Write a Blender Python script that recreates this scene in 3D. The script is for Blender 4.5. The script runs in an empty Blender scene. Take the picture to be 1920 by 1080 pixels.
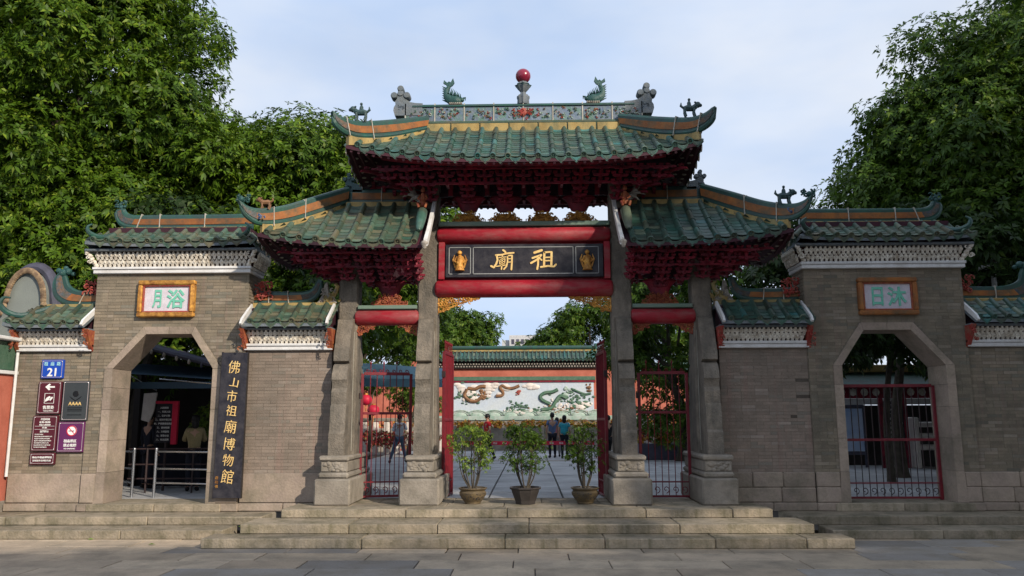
import bpy, math, random
import numpy as np
from math import sin, cos, pi, radians, sqrt, atan2
from mathutils import Matrix, Vector

SC = bpy.context.scene
C = SC.collection
R = random.Random(7)

# ---------------------------------------------------------------- camera
cam_d = bpy.data.cameras.new('camera'); cam = bpy.data.objects.new('camera', cam_d); C.objects.link(cam)
cam_d.sensor_width = 36; cam_d.lens = 28.12; cam_d.clip_end = 3000; cam_d.clip_start = .1
cam.matrix_world = (Matrix.Translation((0.10, 0, 2.0)) @ Matrix.Rotation(math.atan(.022), 4, 'Z')
                    @ Matrix.Rotation(radians(90 + 9.28), 4, 'X') @ Matrix.Rotation(radians(-.2), 4, 'Z'))
SC.camera = cam
# ---------------------------------------------------------------- light
SUN_DIR = Vector((.90, -1.0, .66)).normalized()
SUN_STRENGTH, SKY_STRENGTH, EXPOSURE = 4.9, .10, -.03
sd = bpy.data.lights.new('sun', 'SUN'); sd.energy = SUN_STRENGTH; sd.angle = radians(1.2); sd.color = (1, .89, .74)
so = bpy.data.objects.new('sun', sd); C.objects.link(so); so.rotation_euler = SUN_DIR.to_track_quat('Z', 'Y').to_euler()
W = bpy.data.worlds.new('World'); SC.world = W; W.use_nodes = True
nt = W.node_tree; nt.nodes.clear()
def N(t, ty, **k):
    n = t.nodes.new(ty)
    for a, b in k.items(): setattr(n, a, b)
    return n
sky = N(nt, 'ShaderNodeTexSky', sky_type='NISHITA', sun_disc=False)
sky.sun_elevation = math.asin(SUN_DIR.z); sky.sun_rotation = atan2(SUN_DIR.x, SUN_DIR.y)
sky.air_density = 1.0; sky.dust_density = 2.5; sky.ozone_density = 1.5
tc = N(nt, 'ShaderNodeTexCoord'); mp = N(nt, 'ShaderNodeMapping'); mp.inputs['Scale'].default_value = (1, 1, 2.6)
ns = N(nt, 'ShaderNodeTexNoise'); ns.inputs['Scale'].default_value = 1.9; ns.inputs['Detail'].default_value = 4; ns.inputs['Roughness'].default_value = .45
nt.links.new(tc.outputs['Generated'], mp.inputs[0]); nt.links.new(mp.outputs[0], ns.inputs[0])
mr = N(nt, 'ShaderNodeMapRange'); mr.inputs[1].default_value = .3; mr.inputs[2].default_value = .7; mr.inputs[3].default_value = .72; mr.inputs[4].default_value = 1.0
nt.links.new(ns.outputs[0], mr.inputs[0])
mx = N(nt, 'ShaderNodeMix', data_type='RGBA')
nt.links.new(mr.outputs[0], mx.inputs[0]); nt.links.new(sky.outputs[0], mx.inputs[6])
cr_ = N(nt, 'ShaderNodeValToRGB'); cr_.color_ramp.elements[0].position = .38; cr_.color_ramp.elements[0].color = (.60, .745, 1.0, 1); cr_.color_ramp.elements[1].position = .68; cr_.color_ramp.elements[1].color = (.86, .91, 1.0, 1)
ns2 = N(nt, 'ShaderNodeTexNoise'); ns2.inputs['Scale'].default_value = 2.6; ns2.inputs['Detail'].default_value = 5; ns2.inputs['Roughness'].default_value = .5
nt.links.new(mp.outputs[0], ns2.inputs[0]); nt.links.new(ns2.outputs[0], cr_.inputs[0])
vs_ = N(nt, 'ShaderNodeVectorMath', operation='SCALE'); vs_.inputs['Scale'].default_value = 10.9; nt.links.new(cr_.outputs[0], vs_.inputs[0]); nt.links.new(vs_.outputs[0], mx.inputs[7])
bg = N(nt, 'ShaderNodeBackground'); bg.inputs[1].default_value = SKY_STRENGTH
wo = N(nt, 'ShaderNodeOutputWorld')
nt.links.new(mx.outputs[2], bg.inputs[0]); nt.links.new(bg.outputs[0], wo.inputs[0])
SC.view_settings.view_transform = 'Standard'; SC.view_settings.look = 'None'
SC.view_settings.exposure = EXPOSURE; SC.view_settings.gamma = 1
SC.render.engine = 'CYCLES'
SC.cycles.max_bounces = 6; SC.cycles.diffuse_bounces = 3; SC.cycles.glossy_bounces = 2; SC.cycles.transmission_bounces = 3; SC.cycles.transparent_max_bounces = 6

# ---------------------------------------------------------------- materials
def mat(name, c1, c2=None, scale=3, rough=.75, bump=.15, bscale=40, var=.12, dirt=None, dscale=1.2, damt=.5, dz=1.0, spec=.3, metal=0,
        extra=None, trans=None, streak=None, dtight=.12):
    """Procedural surface: two tones by noise, brightness varying piece by piece, stains, fine relief."""
    m = bpy.data.materials.new(name); m.use_nodes = True; t = m.node_tree; t.nodes.clear(); L = t.links.new
    out = N(t, 'ShaderNodeOutputMaterial'); b = N(t, 'ShaderNodeBsdfPrincipled')
    geo = N(t, 'ShaderNodeNewGeometry'); oi = N(t, 'ShaderNodeObjectInfo')
    c2 = c2 or tuple(v * .75 for v in c1)
    n1 = N(t, 'ShaderNodeTexNoise'); n1.inputs['Scale'].default_value = scale; n1.inputs['Detail'].default_value = 5; n1.inputs['Roughness'].default_value = .6
    L(geo.outputs['Position'], n1.inputs['Vector'])
    r1 = N(t, 'ShaderNodeMapRange'); r1.inputs[1].default_value = .35; r1.inputs[2].default_value = .65; L(n1.outputs[0], r1.inputs[0])
    mxa = N(t, 'ShaderNodeMix', data_type='RGBA'); L(r1.outputs[0], mxa.inputs[0])
    mxa.inputs[6].default_value = (*c1, 1); mxa.inputs[7].default_value = (*c2, 1); col = mxa.outputs[2]
    rs = N(t, 'ShaderNodeMath', operation='ADD'); L(oi.outputs['Random'], rs.inputs[0]); L(geo.outputs['Random Per Island'], rs.inputs[1])
    fr = N(t, 'ShaderNodeMath', operation='FRACT'); L(rs.outputs[0], fr.inputs[0])
    if extra:                       # other colours some pieces have, picked per piece
        wn = N(t, 'ShaderNodeTexWhiteNoise', noise_dimensions='1D'); L(fr.outputs[0], wn.inputs['W'])
        cr = N(t, 'ShaderNodeValToRGB'); cr.color_ramp.interpolation = 'CONSTANT'
        els = cr.color_ramp.elements; els[0].position = 0; els[0].color = (0, 0, 0, 1); els[1].position = .999; els[1].color = (0, 0, 0, 1)
        a, p = None, 1 - sum(w for _, w in extra)
        fac = N(t, 'ShaderNodeMath', operation='GREATER_THAN'); L(wn.outputs[0], fac.inputs[0]); fac.inputs[1].default_value = p
        q = p
        for c, w in extra:
            e = els.new(q); e.color = (*c, 1); q += w
        L(wn.outputs[0], cr.inputs[0])
        fm = N(t, 'ShaderNodeMath', operation='MULTIPLY'); L(fac.outputs[0], fm.inputs[0]); fm.inputs[1].default_value = .8
        mxe = N(t, 'ShaderNodeMix', data_type='RGBA'); L(fm.outputs[0], mxe.inputs[0]); L(col, mxe.inputs[6]); L(cr.outputs[0], mxe.inputs[7]); col = mxe.outputs[2]
    if dirt:
        mpn = N(t, 'ShaderNodeMapping'); mpn.inputs['Scale'].default_value = (1, 1, dz); L(geo.outputs['Position'], mpn.inputs[0])
        n2 = N(t, 'ShaderNodeTexNoise'); n2.inputs['Scale'].default_value = dscale; n2.inputs['Detail'].default_value = 7; n2.inputs['Roughness'].default_value = .68
        L(mpn.outputs[0], n2.inputs['Vector'])
        r2 = N(t, 'ShaderNodeMapRange'); r2.inputs[1].default_value = .55 - dtight; r2.inputs[2].default_value = .55 + dtight; r2.inputs[4].default_value = damt; L(n2.outputs[0], r2.inputs[0])
        mxd = N(t, 'ShaderNodeMix', data_type='RGBA'); L(r2.outputs[0], mxd.inputs[0]); L(col, mxd.inputs[6]); mxd.inputs[7].default_value = (*dirt, 1); col = mxd.outputs[2]
    if streak:                      # thin vertical run marks
        mps = N(t, 'ShaderNodeMapping'); mps.inputs['Scale'].default_value = (9, 9, .5); L(geo.outputs['Position'], mps.inputs[0])
        n4 = N(t, 'ShaderNodeTexNoise'); n4.inputs['Scale'].default_value = 1.0; n4.inputs['Detail'].default_value = 4; L(mps.outputs[0], n4.inputs['Vector'])
        r4 = N(t, 'ShaderNodeMapRange'); r4.inputs[1].default_value = .55; r4.inputs[2].default_value = .72; r4.inputs[4].default_value = .6; L(n4.outputs[0], r4.inputs[0])
        mxs = N(t, 'ShaderNodeMix', data_type='RGBA'); L(r4.outputs[0], mxs.inputs[0]); L(col, mxs.inputs[6]); mxs.inputs[7].default_value = (*streak, 1); col = mxs.outputs[2]
    rv = N(t, 'ShaderNodeMapRange'); rv.inputs[3].default_value = 1 - var; rv.inputs[4].default_value = 1 + var; L(fr.outputs[0], rv.inputs[0])
    n3 = N(t, 'ShaderNodeTexNoise'); n3.inputs['Scale'].default_value = bscale; n3.inputs['Detail'].default_value = 4; L(geo.outputs['Position'], n3.inputs['Vector'])
    r3 = N(t, 'ShaderNodeMapRange'); r3.inputs[3].default_value = .84; r3.inputs[4].default_value = 1.16; L(n3.outputs[0], r3.inputs[0])
    mm = N(t, 'ShaderNodeMath', operation='MULTIPLY'); L(rv.outputs[0], mm.inputs[0]); L(r3.outputs[0], mm.inputs[1])
    vm = N(t, 'ShaderNodeVectorMath', operation='SCALE'); L(col, vm.inputs[0]); L(mm.outputs[0], vm.inputs['Scale'])
    L(vm.outputs[0], b.inputs['Base Color'])
    b.inputs['Roughness'].default_value = rough; b.inputs['Metallic'].default_value = metal; b.inputs['Specular IOR Level'].default_value = spec
    if rough < .6:
        rr = N(t, 'ShaderNodeMapRange'); rr.inputs[3].default_value = rough * .7; rr.inputs[4].default_value = min(1, rough * 1.5); L(n1.outputs[0], rr.inputs[0]); L(rr.outputs[0], b.inputs['Roughness'])
    if bump:
        bp = N(t, 'ShaderNodeBump'); bp.inputs['Strength'].default_value = bump; bp.inputs['Distance'].default_value = .02
        L(n3.outputs[0], bp.inputs['Height']); L(bp.outputs[0], b.inputs['Normal'])
    sh = b.outputs[0]
    if trans:
        tr = N(t, 'ShaderNodeBsdfTranslucent'); L(vm.outputs[0], tr.inputs[0]); ms = N(t, 'ShaderNodeMixShader'); ms.inputs[0].default_value = trans
        L(b.outputs[0], ms.inputs[1]); L(tr.outputs[0], ms.inputs[2]); sh = ms.outputs[0]
    L(sh, out.inputs[0]); return m

M = {}
G1, G2 = (.034, .082, .062), (.055, .118, .098)
M['tile'] = mat('glazed_green_tile', G1, G2, scale=5, rough=.38, bump=.25, bscale=25, var=.35, dirt=(.055, .058, .042), dscale=2.6, damt=.9, spec=.5,
                extra=[((.02, .075, .055), .12), ((.13, .15, .10), .08), ((.03, .15, .15), .08)])
M['tile_worn'] = mat('worn_green_tile', (.042, .090, .064), (.072, .112, .080), scale=6, rough=.5, bump=.3, bscale=25, var=.35, dirt=(.12, .10, .06), dscale=4.0, damt=.8, spec=.4,
                     extra=[((.10, .09, .055), .16), ((.025, .07, .05), .12)])
M['roll'] = mat('green_glaze_ridge', (.022, .088, .062), (.02, .06, .058), scale=4, rough=.35, bump=.2, bscale=20, var=.2, dirt=(.035, .05, .045), dscale=3.5, damt=.8, spec=.45)
M['orange'] = mat('orange_glaze_panel', (.33, .125, .032), (.24, .085, .028), scale=4, rough=.5, bump=.25, bscale=18, var=.15, dirt=(.07, .07, .045), dscale=3.5, damt=.8)
M['ridge_relief'] = mat('dark_relief_band', (.07, .09, .11), (.16, .09, .05), scale=11, rough=.6, bump=.7, bscale=25, var=.2, dirt=(.03, .06, .05), dscale=8, damt=.7)
M['yellow'] = mat('yellow_glaze_band', (.40, .29, .11), (.29, .19, .06), scale=3.5, rough=.5, bump=.15, var=.12, dirt=(.11, .12, .065), dscale=3.5, damt=.85, dz=.35)
M['blue_panel'] = mat('blue_grey_ceramic', (.11, .16, .24), (.17, .20, .23), scale=9, rough=.45, bump=.6, bscale=22, var=.15, dirt=(.10, .20, .14), dscale=7, damt=.8, dtight=.06)
M['mortar'] = mat('white_mortar', (.50, .48, .42), var=.05, dirt=(.25, .22, .16), damt=.6, dscale=4)
M['red'] = mat('red_painted_timber', (.34, .012, .026), (.26, .01, .02), scale=2.5, rough=.5, bump=.25, bscale=14, var=.08, dirt=(.24, .11, .10), dscale=2.0, damt=.6, spec=.35, dz=4)
M['dred'] = mat('dark_red_bracket_paint', (.25, .016, .034), (.15, .012, .026), scale=4, rough=.5, bump=.15, var=.25, dirt=(.05, .02, .03), dscale=4, damt=.6)
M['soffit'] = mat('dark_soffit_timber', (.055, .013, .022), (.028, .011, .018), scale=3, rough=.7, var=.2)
M['gold'] = mat('gilded_carving', (.66, .34, .07), (.42, .18, .04), scale=9, rough=.45, bump=.4, bscale=60, var=.25, metal=.1, dirt=(.12, .05, .02), dscale=9, damt=.5)
M['goldtext'] = mat('gold_leaf_lettering', (.85, .62, .26), (.78, .50, .18), scale=12, rough=.4, bump=.1, var=.05, metal=.1)
M['lacquer'] = mat('black_lacquer_board', (.018, .017, .024), (.03, .028, .035), scale=5, rough=.35, bump=.15, bscale=25, var=.05, dirt=(.06, .055, .06), dscale=5, damt=.6)
M['line'] = mat('pale_frame_line', (.35, .36, .36), var=.1)
M['beads'] = mat('brown_cream_beading', (.30, .21, .12), (.13, .08, .05), scale=8, rough=.6, bump=.4, var=.2)
M['brick'] = mat('grey_brick', (.245, .198, .142), (.19, .158, .115), scale=5, rough=.85, bump=.3, bscale=50, var=.16, dirt=(.115, .105, .08), dscale=.8, damt=.8,
                 extra=[((.26, .215, .165), .10), ((.16, .15, .12), .10), ((.28, .24, .19), .05)], streak=(.21, .15, .12))
M['brick_low'] = mat('pinkish_grey_brick', (.27, .208, .165), (.215, .172, .138), scale=5, rough=.85, bump=.3, bscale=50, var=.10, dirt=(.15, .125, .10), dscale=.7, damt=.8, extra=[((.29, .24, .20), .08), ((.19, .17, .14), .08)], streak=(.24, .16, .13))
M['joint_low'] = mat('pale_pinkish_joint', (.215, .17, .135), (.165, .135, .108), scale=4, rough=.9, var=.03)
M['joint'] = mat('brick_joint', (.185, .158, .12), (.13, .115, .09), scale=4, rough=.9, var=.05)
M['stone'] = mat('weathered_granite', (.30, .265, .22), (.235, .205, .17), scale=3, rough=.85, bump=.5, bscale=30, var=.12, dirt=(.13, .115, .09), dscale=2.5, damt=.7)
M['redstone'] = mat('pinkish_plinth_stone', (.34, .27, .21), (.28, .22, .18), scale=2, rough=.85, bump=.5, bscale=22, var=.14, dirt=(.16, .14, .10), dscale=2.2, damt=.75)
M['pillar'] = mat('grey_granite_pillar', (.235, .20, .16), (.16, .138, .112), scale=3.5, rough=.88, bump=1.0, bscale=30, var=.08, dirt=(.085, .078, .065), dscale=4, damt=.85, dz=.5, streak=(.12, .11, .095))
M['step'] = mat('mossy_granite_step', (.34, .28, .205), (.26, .22, .165), scale=2, rough=.88, bump=.8, bscale=26, var=.16, dirt=(.11, .10, .06), dscale=2.4, damt=.8, streak=(.11, .10, .055))
M['paver'] = mat('street_paving_slab', (.45, .36, .26), (.38, .305, .225), scale=1.5, rough=.8, bump=.35, bscale=30, var=.2, dirt=(.20, .17, .13), dscale=1.6, damt=.75,
                 extra=[((.23, .22, .21), .12), ((.42, .33, .24), .15)])
M['pavebase'] = mat('paving_joint_bed', (.09, .08, .07), rough=.95)
M['court'] = mat('courtyard_slab', (.41, .41, .415), (.36, .365, .37), scale=1.2, rough=.7, bump=.2, bscale=30, var=.1, dirt=(.17, .17, .17), dscale=1.0, damt=.6)
M['white'] = mat('white_moulding', (.70, .70, .70), (.62, .61, .60), scale=4, rough=.7, bump=.1, var=.04, dirt=(.38, .35, .30), dscale=3, damt=.4)
M['ceramic'] = mat('white_ceramic_lattice', (.78, .74, .66), (.68, .62, .52), scale=14, rough=.5, bump=.15, var=.16, dirt=(.26, .19, .12), dscale=9, damt=.7)
M['latback'] = mat('dark_red_niche', (.10, .028, .02), (.06, .02, .018), scale=6, var=.1)
M['redcarve'] = mat('red_coral_carving', (.35, .045, .035), (.22, .03, .03), scale=12, rough=.6, bump=.4, bscale=50, var=.15, dirt=(.35, .20, .12), dscale=12, damt=.5)
M['orangecarve'] = mat('orange_gold_carving', (.36, .13, .045), (.24, .05, .03), scale=14, rough=.5, bump=.4, bscale=50, var=.2, dirt=(.20, .03, .03), dscale=12, damt=.7)
M['figure'] = mat('dark_glazed_figure', (.025, .06, .065), (.05, .085, .085), scale=14, rough=.4, bump=.6, bscale=45, var=.1)
M['figgreen'] = mat('green_glazed_figure', (.02, .07, .06), (.035, .085, .085), scale=14, rough=.35, bump=.6, bscale=45, var=.1)
M['cloudstone'] = mat('grey_blue_finial', (.12, .15, .18), (.18, .185, .19), scale=14, rough=.6, bump=.5, bscale=35, var=.05, dirt=(.07, .10, .10), dscale=7, damt=.5)
M['palecarve'] = mat('pale_grey_carving', (.42, .38, .32), (.28, .25, .22), scale=14, rough=.7, bump=.5, bscale=45, var=.1, dirt=(.12, .10, .09), dscale=10, damt=.7)
M['ball'] = mat('crimson_glazed_ball', (.21, .016, .04), (.24, .012, .035), scale=6, rough=.22, bump=.04, var=.02, spec=.6)
M['iron'] = mat('red_painted_iron', (.20, .014, .024), (.13, .012, .02), scale=8, rough=.45, bump=.1, var=.06, spec=.4)
M['ironblack'] = mat('dark_painted_iron', (.03, .022, .024), (.045, .025, .025), scale=8, rough=.5, var=.1)
M['steel'] = mat('stainless_steel', (.55, .56, .58), (.42, .43, .45), scale=5, rough=.25, bump=.02, var=.03, metal=.9)
M['bark'] = mat('tree_bark', (.085, .07, .052), (.05, .042, .032), scale=6, rough=.9, bump=.8, bscale=14, var=.1)
def leafmat(name, c1, c2, extra=None, tr=.3, rough=.42): return mat(name, c1, c2, scale=.55, rough=rough, bump=0, var=.38, trans=tr, spec=.22, extra=extra)
M['leaf'] = leafmat('broad_leaf', (.088, .158, .010), (.042, .090, .009), [((.16, .22, .018), .14)])
M['leaf_mid'] = leafmat('mid_green_leaf', (.070, .130, .012), (.040, .085, .010), [((.12, .17, .018), .12)])
M['leaf_dark'] = leafmat('dark_leaf', (.030, .060, .012), (.020, .042, .010), [((.06, .09, .016), .10)])
M['leaf_pot'] = leafmat('potted_shrub_leaf', (.16, .25, .03), (.09, .16, .025), [((.26, .32, .04), .2)])
M['clay'] = mat('glazed_clay_pot', (.16, .115, .06), (.10, .075, .045), scale=7, rough=.45, bump=.3, var=.05, dirt=(.05, .04, .03), dscale=8, damt=.7)
M['darkpot'] = mat('dark_plastic_pot', (.035, .03, .028), (.05, .042, .038), scale=7, rough=.5, bump=.1, var=.05)
M['soil'] = mat('pot_soil', (.05, .038, .028), rough=.95, bump=.6)
M['bluesign'] = mat('blue_enamel_sign', (.01, .065, .42), (.01, .055, .36), rough=.35, bump=.02, var=.02)
M['signwhite'] = mat('white_sign_print', (.78, .78, .76), (.74, .74, .72), rough=.5, bump=0, var=.02)
M['signcyan'] = mat('pale_cyan_print', (.35, .65, .72), (.35, .65, .72), rough=.5, bump=0, var=.02)
M['maroon'] = mat('maroon_sign_board', (.085, .012, .022), (.07, .01, .018), rough=.4, bump=.02, var=.03)
M['purple'] = mat('purple_sign_board', (.12, .022, .10), (.10, .018, .085), rough=.4, bump=.02, var=.03)
M['signrim'] = mat('pale_sign_rim', (.42, .36, .36), (.36, .30, .30), rough=.5, bump=.05, var=.04)
M['slate'] = mat('dark_grey_plaque', (.032, .036, .038), (.04, .045, .046), rough=.3, bump=.05, var=.02, spec=.5)
M['slatemark'] = mat('black_relief_mark', (.008, .008, .009), rough=.4, bump=0)
M['signred'] = mat('signal_red_print', (.60, .02, .06), rough=.45, bump=0, var=.02)
M['jade'] = mat('jade_green_lettering', (.13, .47, .33), (.20, .52, .40), scale=12, rough=.6, var=.04)
M['plaster'] = mat('pale_pinkish_plaster', (.62, .58, .62), (.56, .52, .58), scale=7, rough=.8, bump=.2, var=.03, dirt=(.45, .36, .40), dscale=6, damt=.5)
M['redwall'] = mat('vermilion_wall_plaster', (.48, .15, .10), (.42, .12, .08), scale=1.5, rough=.8, bump=.15, var=.03, dirt=(.30, .08, .05), dscale=1.5, damt=.5)
M['mural'] = mat('pale_mural_ground', (.46, .52, .60), (.52, .56, .58), scale=1.2, rough=.7, bump=.3, bscale=10, var=.03)
M['mcloud'] = mat('white_relief_cloud', (.68, .62, .56), (.58, .52, .48), scale=3, rough=.7, bump=.3, bscale=14, var=.1)
M['mbrown'] = mat('brown_relief_dragon', (.14, .075, .04), (.26, .13, .06), scale=4, rough=.6, bump=.6, bscale=20, var=.15)
M['mgreen'] = mat('green_relief_dragon', (.05, .12, .075), (.10, .16, .11), scale=4, rough=.6, bump=.6, bscale=20, var=.25)
M['mwave'] = mat('green_relief_wave', (.25, .36, .29), (.42, .47, .42), scale=4, rough=.6, bump=.3, var=.1)
M['flower'] = mat('orange_flower_mass', (.62, .22, .02), (.55, .33, .03), scale=3, rough=.7, bump=0, var=.4, extra=[((.45, .05, .03), .15), ((.10, .16, .03), .25)])
M['redflower'] = mat('red_flower_mass', (.35, .03, .035), (.28, .05, .03), scale=3, rough=.7, bump=0, var=.4, extra=[((.06, .11, .03), .4)])
M['bluetarp'] = mat('blue_canvas_canopy', (.15, .30, .38), (.12, .25, .33), scale=1.5, rough=.7, bump=.1, var=.05)
M['darkblue'] = mat('dark_blue_awning', (.035, .07, .105), (.03, .055, .085), scale=1.5, rough=.7, bump=.1, var=.05)
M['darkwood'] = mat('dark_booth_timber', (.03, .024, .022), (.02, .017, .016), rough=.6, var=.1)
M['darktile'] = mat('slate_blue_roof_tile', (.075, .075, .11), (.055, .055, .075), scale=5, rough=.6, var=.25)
M['greywall'] = mat('grey_gable_wall', (.20, .22, .20), (.17, .185, .175), scale=2, rough=.85, bump=.2, var=.03)
M['cream'] = mat('cream_far_building', (.50, .50, .50), rough=.8)
M['skin'] = mat('skin', (.42, .25, .17), (.40, .23, .16), rough=.55, bump=0, var=.03)
M['hair'] = mat('black_hair', (.012, .010, .010), rough=.5, bump=.2, var=.05)
def cloth(n, c): M[n] = mat(n, c, tuple(v * .8 for v in c), scale=9, rough=.85, bump=.15, var=.04)
for n, c in dict(cloth_blue=(.10, .15, .27), cloth_teal=(.03, .30, .38), cloth_red=(.55, .02, .03), cloth_white=(.60, .62, .66), cloth_navy=(.012, .014, .024),
                 cloth_denim=(.10, .15, .22), cloth_black=(.012, .012, .014), cloth_pink=(.5, .16, .2), cloth_tan=(.30, .24, .12), cloth_grey=(.2, .2, .2)).items(): cloth(n, c)

# ---------------------------------------------------------------- mesh building
class MB:
    def __init__(s, smooth=False): s.v = []; s.f = []; s.smooth = smooth
    def add(s, vs, fs, mx=None):
        k = len(s.v)
        if mx is not None: vs = [tuple(mx @ Vector(p)) for p in vs]
        s.v.extend(tuple(p) for p in vs); s.f.extend(tuple(i + k for i in f) for f in fs); return s
    def box(s, x0, x1, y0, y1, z0, z1, mx=None):
        if x0 > x1: x0, x1 = x1, x0
        vs = [(x, y, z) for x in (x0, x1) for y in (y0, y1) for z in (z0, z1)]
        return s.add(vs, [(0, 1, 3, 2), (4, 6, 7, 5), (0, 4, 5, 1), (2, 3, 7, 6), (0, 2, 6, 4), (1, 5, 7, 3)], mx)
    def cbox(s, x0, x1, y0, y1, z0, z1, b=.015, mx=None):
        if x0 > x1: x0, x1 = x1, x0
        X, Y, Z = (x0, x1), (y0, y1), (z0, z1); vs = []; ix = {}
        for i in (0, 1):
            for j in (0, 1):
                for k in (0, 1):
                    p = [X[i], Y[j], Z[k]]; d = [b if i == 0 else -b, b if j == 0 else -b, b if k == 0 else -b]
                    for a in range(3):
                        q = [p[c] + (d[c] if c != a else 0) for c in range(3)]; ix[i, j, k, a] = len(vs); vs.append(q)
        fs = []
        for a in range(3):
            o = [c for c in range(3) if c != a]
            for sgn in (0, 1):
                f = []
                for u, w in ((0, 0), (1, 0), (1, 1), (0, 1)):
                    t = [0, 0, 0]; t[a] = sgn; t[o[0]] = u; t[o[1]] = w; f.append(ix[(*t, a)])
                fs.append(f)
            for u in (0, 1):
                for w in (0, 1):
                    t0 = [0, 0, 0]; t1 = [0, 0, 0]; t0[o[0]] = t1[o[0]] = u; t0[o[1]] = t1[o[1]] = w; t1[a] = 1
                    fs.append([ix[(*t0, o[0])], ix[(*t1, o[0])], ix[(*t1, o[1])], ix[(*t0, o[1])]])
        for i in (0, 1):
            for j in (0, 1):
                for k in (0, 1): fs.append([ix[i, j, k, 0], ix[i, j, k, 1], ix[i, j, k, 2]])
        return s.add(vs, fs, mx)
    def tube(s, pts, rad, n=8, cap=True, flat=1.0, mx=None):
        pts = [Vector(p) for p in pts]; m = len(pts)
        if not hasattr(rad, '__len__'): rad = [rad] * m
        vs = []; fs = []; up = None
        for i, p in enumerate(pts):
            t = (pts[min(i + 1, m - 1)] - pts[max(i - 1, 0)])
            t = t.normalized() if t.length > 1e-9 else Vector((0, 0, 1))
            if up is None: up = Vector((0, 0, 1)) if abs(t.z) < .9 else Vector((1, 0, 0))
            a = t.cross(up)
            if a.length < 1e-4: a = t.cross(Vector((0, 1, 0)))
            a.normalize(); u = a.cross(t).normalized(); up = u
            for k in range(n):
                th = 2 * pi * k / n; vs.append(p + a * (rad[i] * cos(th)) * flat + u * (rad[i] * sin(th)))
        for i in range(m - 1):
            for k in range(n): fs.append((i * n + k, i * n + (k + 1) % n, (i + 1) * n + (k + 1) % n, (i + 1) * n + k))
        if cap: fs.append(tuple(range(n))); fs.append(tuple((m - 1) * n + k for k in range(n)))
        return s.add(vs, fs, mx)
    def lathe(s, prof, n=24, mx=None, squash=None):
        vs = []; fs = []; m = len(prof)
        for r, z in prof:
            for k in range(n):
                th = 2 * pi * k / n; q = 1 + (squash * cos(8 * th) if squash else 0); vs.append((r * cos(th) * q, r * sin(th) * q, z))
        for i in range(m - 1):
            for k in range(n): fs.append((i * n + k, i * n + (k + 1) % n, (i + 1) * n + (k + 1) % n, (i + 1) * n + k))
        fs.append(tuple(range(n))); fs.append(tuple((m - 1) * n + k for k in range(n)))
        return s.add(vs, fs, mx)
    def prism(s, poly, d0, d1, plane='xz', mx=None):
        n = len(poly)
        def P(a, b, d): return (a, d, b) if plane == 'xz' else ((d, a, b) if plane == 'yz' else (a, b, d))
        vs = [P(a, b, d0) for a, b in poly] + [P(a, b, d1) for a, b in poly]
        fs = [tuple(range(n)), tuple(range(2 * n - 1, n - 1, -1))] + [(i, (i + 1) % n, n + (i + 1) % n, n + i) for i in range(n)]
        return s.add(vs, fs, mx)
    def ball(s, c, r, n=12, m=8, sc=(1, 1, 1), mx=None):
        vs = []; fs = []
        for i in range(m + 1):
            ph = pi * i / m
            for k in range(n): th = 2 * pi * k / n; vs.append((c[0] + r * sc[0] * sin(ph) * cos(th), c[1] + r * sc[1] * sin(ph) * sin(th), c[2] + r * sc[2] * cos(ph)))
        for i in range(m):
            for k in range(n): fs.append((i * n + k, i * n + (k + 1) % n, (i + 1) * n + (k + 1) % n, (i + 1) * n + k))
        return s.add(vs, fs, mx)
    def ribbon(s, A, B, th):
        A = [Vector(p) for p in A]; B = [Vector(p) for p in B]; m = len(A); vs = []; fs = []
        for i in range(m):
            t = A[min(i + 1, m - 1)] - A[max(i - 1, 0)]; n = Vector((t.y, -t.x, 0))
            n = n.normalized() if n.length > 1e-6 else Vector((0, -1, 0))
            if i and n.dot(last) < 0: n = -n
            last = n; n = n * (th / 2); vs += [A[i] + n, B[i] + n, B[i] - n, A[i] - n]
        for i in range(m - 1):
            for k in range(4): fs.append((i * 4 + k, i * 4 + (k + 1) % 4, i * 4 + 4 + (k + 1) % 4, i * 4 + 4 + k))
        fs += [(0, 1, 2, 3), tuple(4 * m - 4 + k for k in range(4))]
        return s.add(vs, fs)
    def mesh(s, name, m):
        me = bpy.data.meshes.new(name); me.from_pydata([tuple(p) for p in s.v], [], s.f)
        me.materials.append(m)
        if s.smooth:
            me.shade_smooth(); me.set_sharp_from_angle(angle=radians(38))
        me.update(); return me

WM = {}
def thing(name, label, cat, loc=(0, 0, 0), group=None, rz=0):
    o = bpy.data.objects.new(name, None); C.objects.link(o); o.location = loc; o.rotation_euler = (0, 0, rz); o.empty_display_size = .2
    o['label'] = label; o['category'] = cat
    if group: o['group'] = group
    WM[o] = Matrix.Translation(loc) @ Matrix.Rotation(rz, 4, 'Z'); return o
def obj(name, mb, m=None, parent=None, mw=None, kind=None, label=None):
    me = mb.mesh(name, m) if isinstance(mb, MB) else mb
    o = bpy.data.objects.new(name, me); C.objects.link(o)
    mw = mw if mw is not None else Matrix.Identity(4)
    if parent is not None: o.parent = parent; o.matrix_parent_inverse = WM[parent].inverted()
    o.matrix_basis = mw; WM[o] = mw
    if kind: o['kind'] = kind
    if label: o['label'] = label
    return o
def tag(o, label, cat, group=None):
    o['label'] = label; o['category'] = cat
    if group: o['group'] = group
    return o
COUNT = {}
def may(t, name, cap=298):
    k = (t.name, name); COUNT[k] = COUNT.get(k, 0) + 1; return COUNT[k] <= cap
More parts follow.
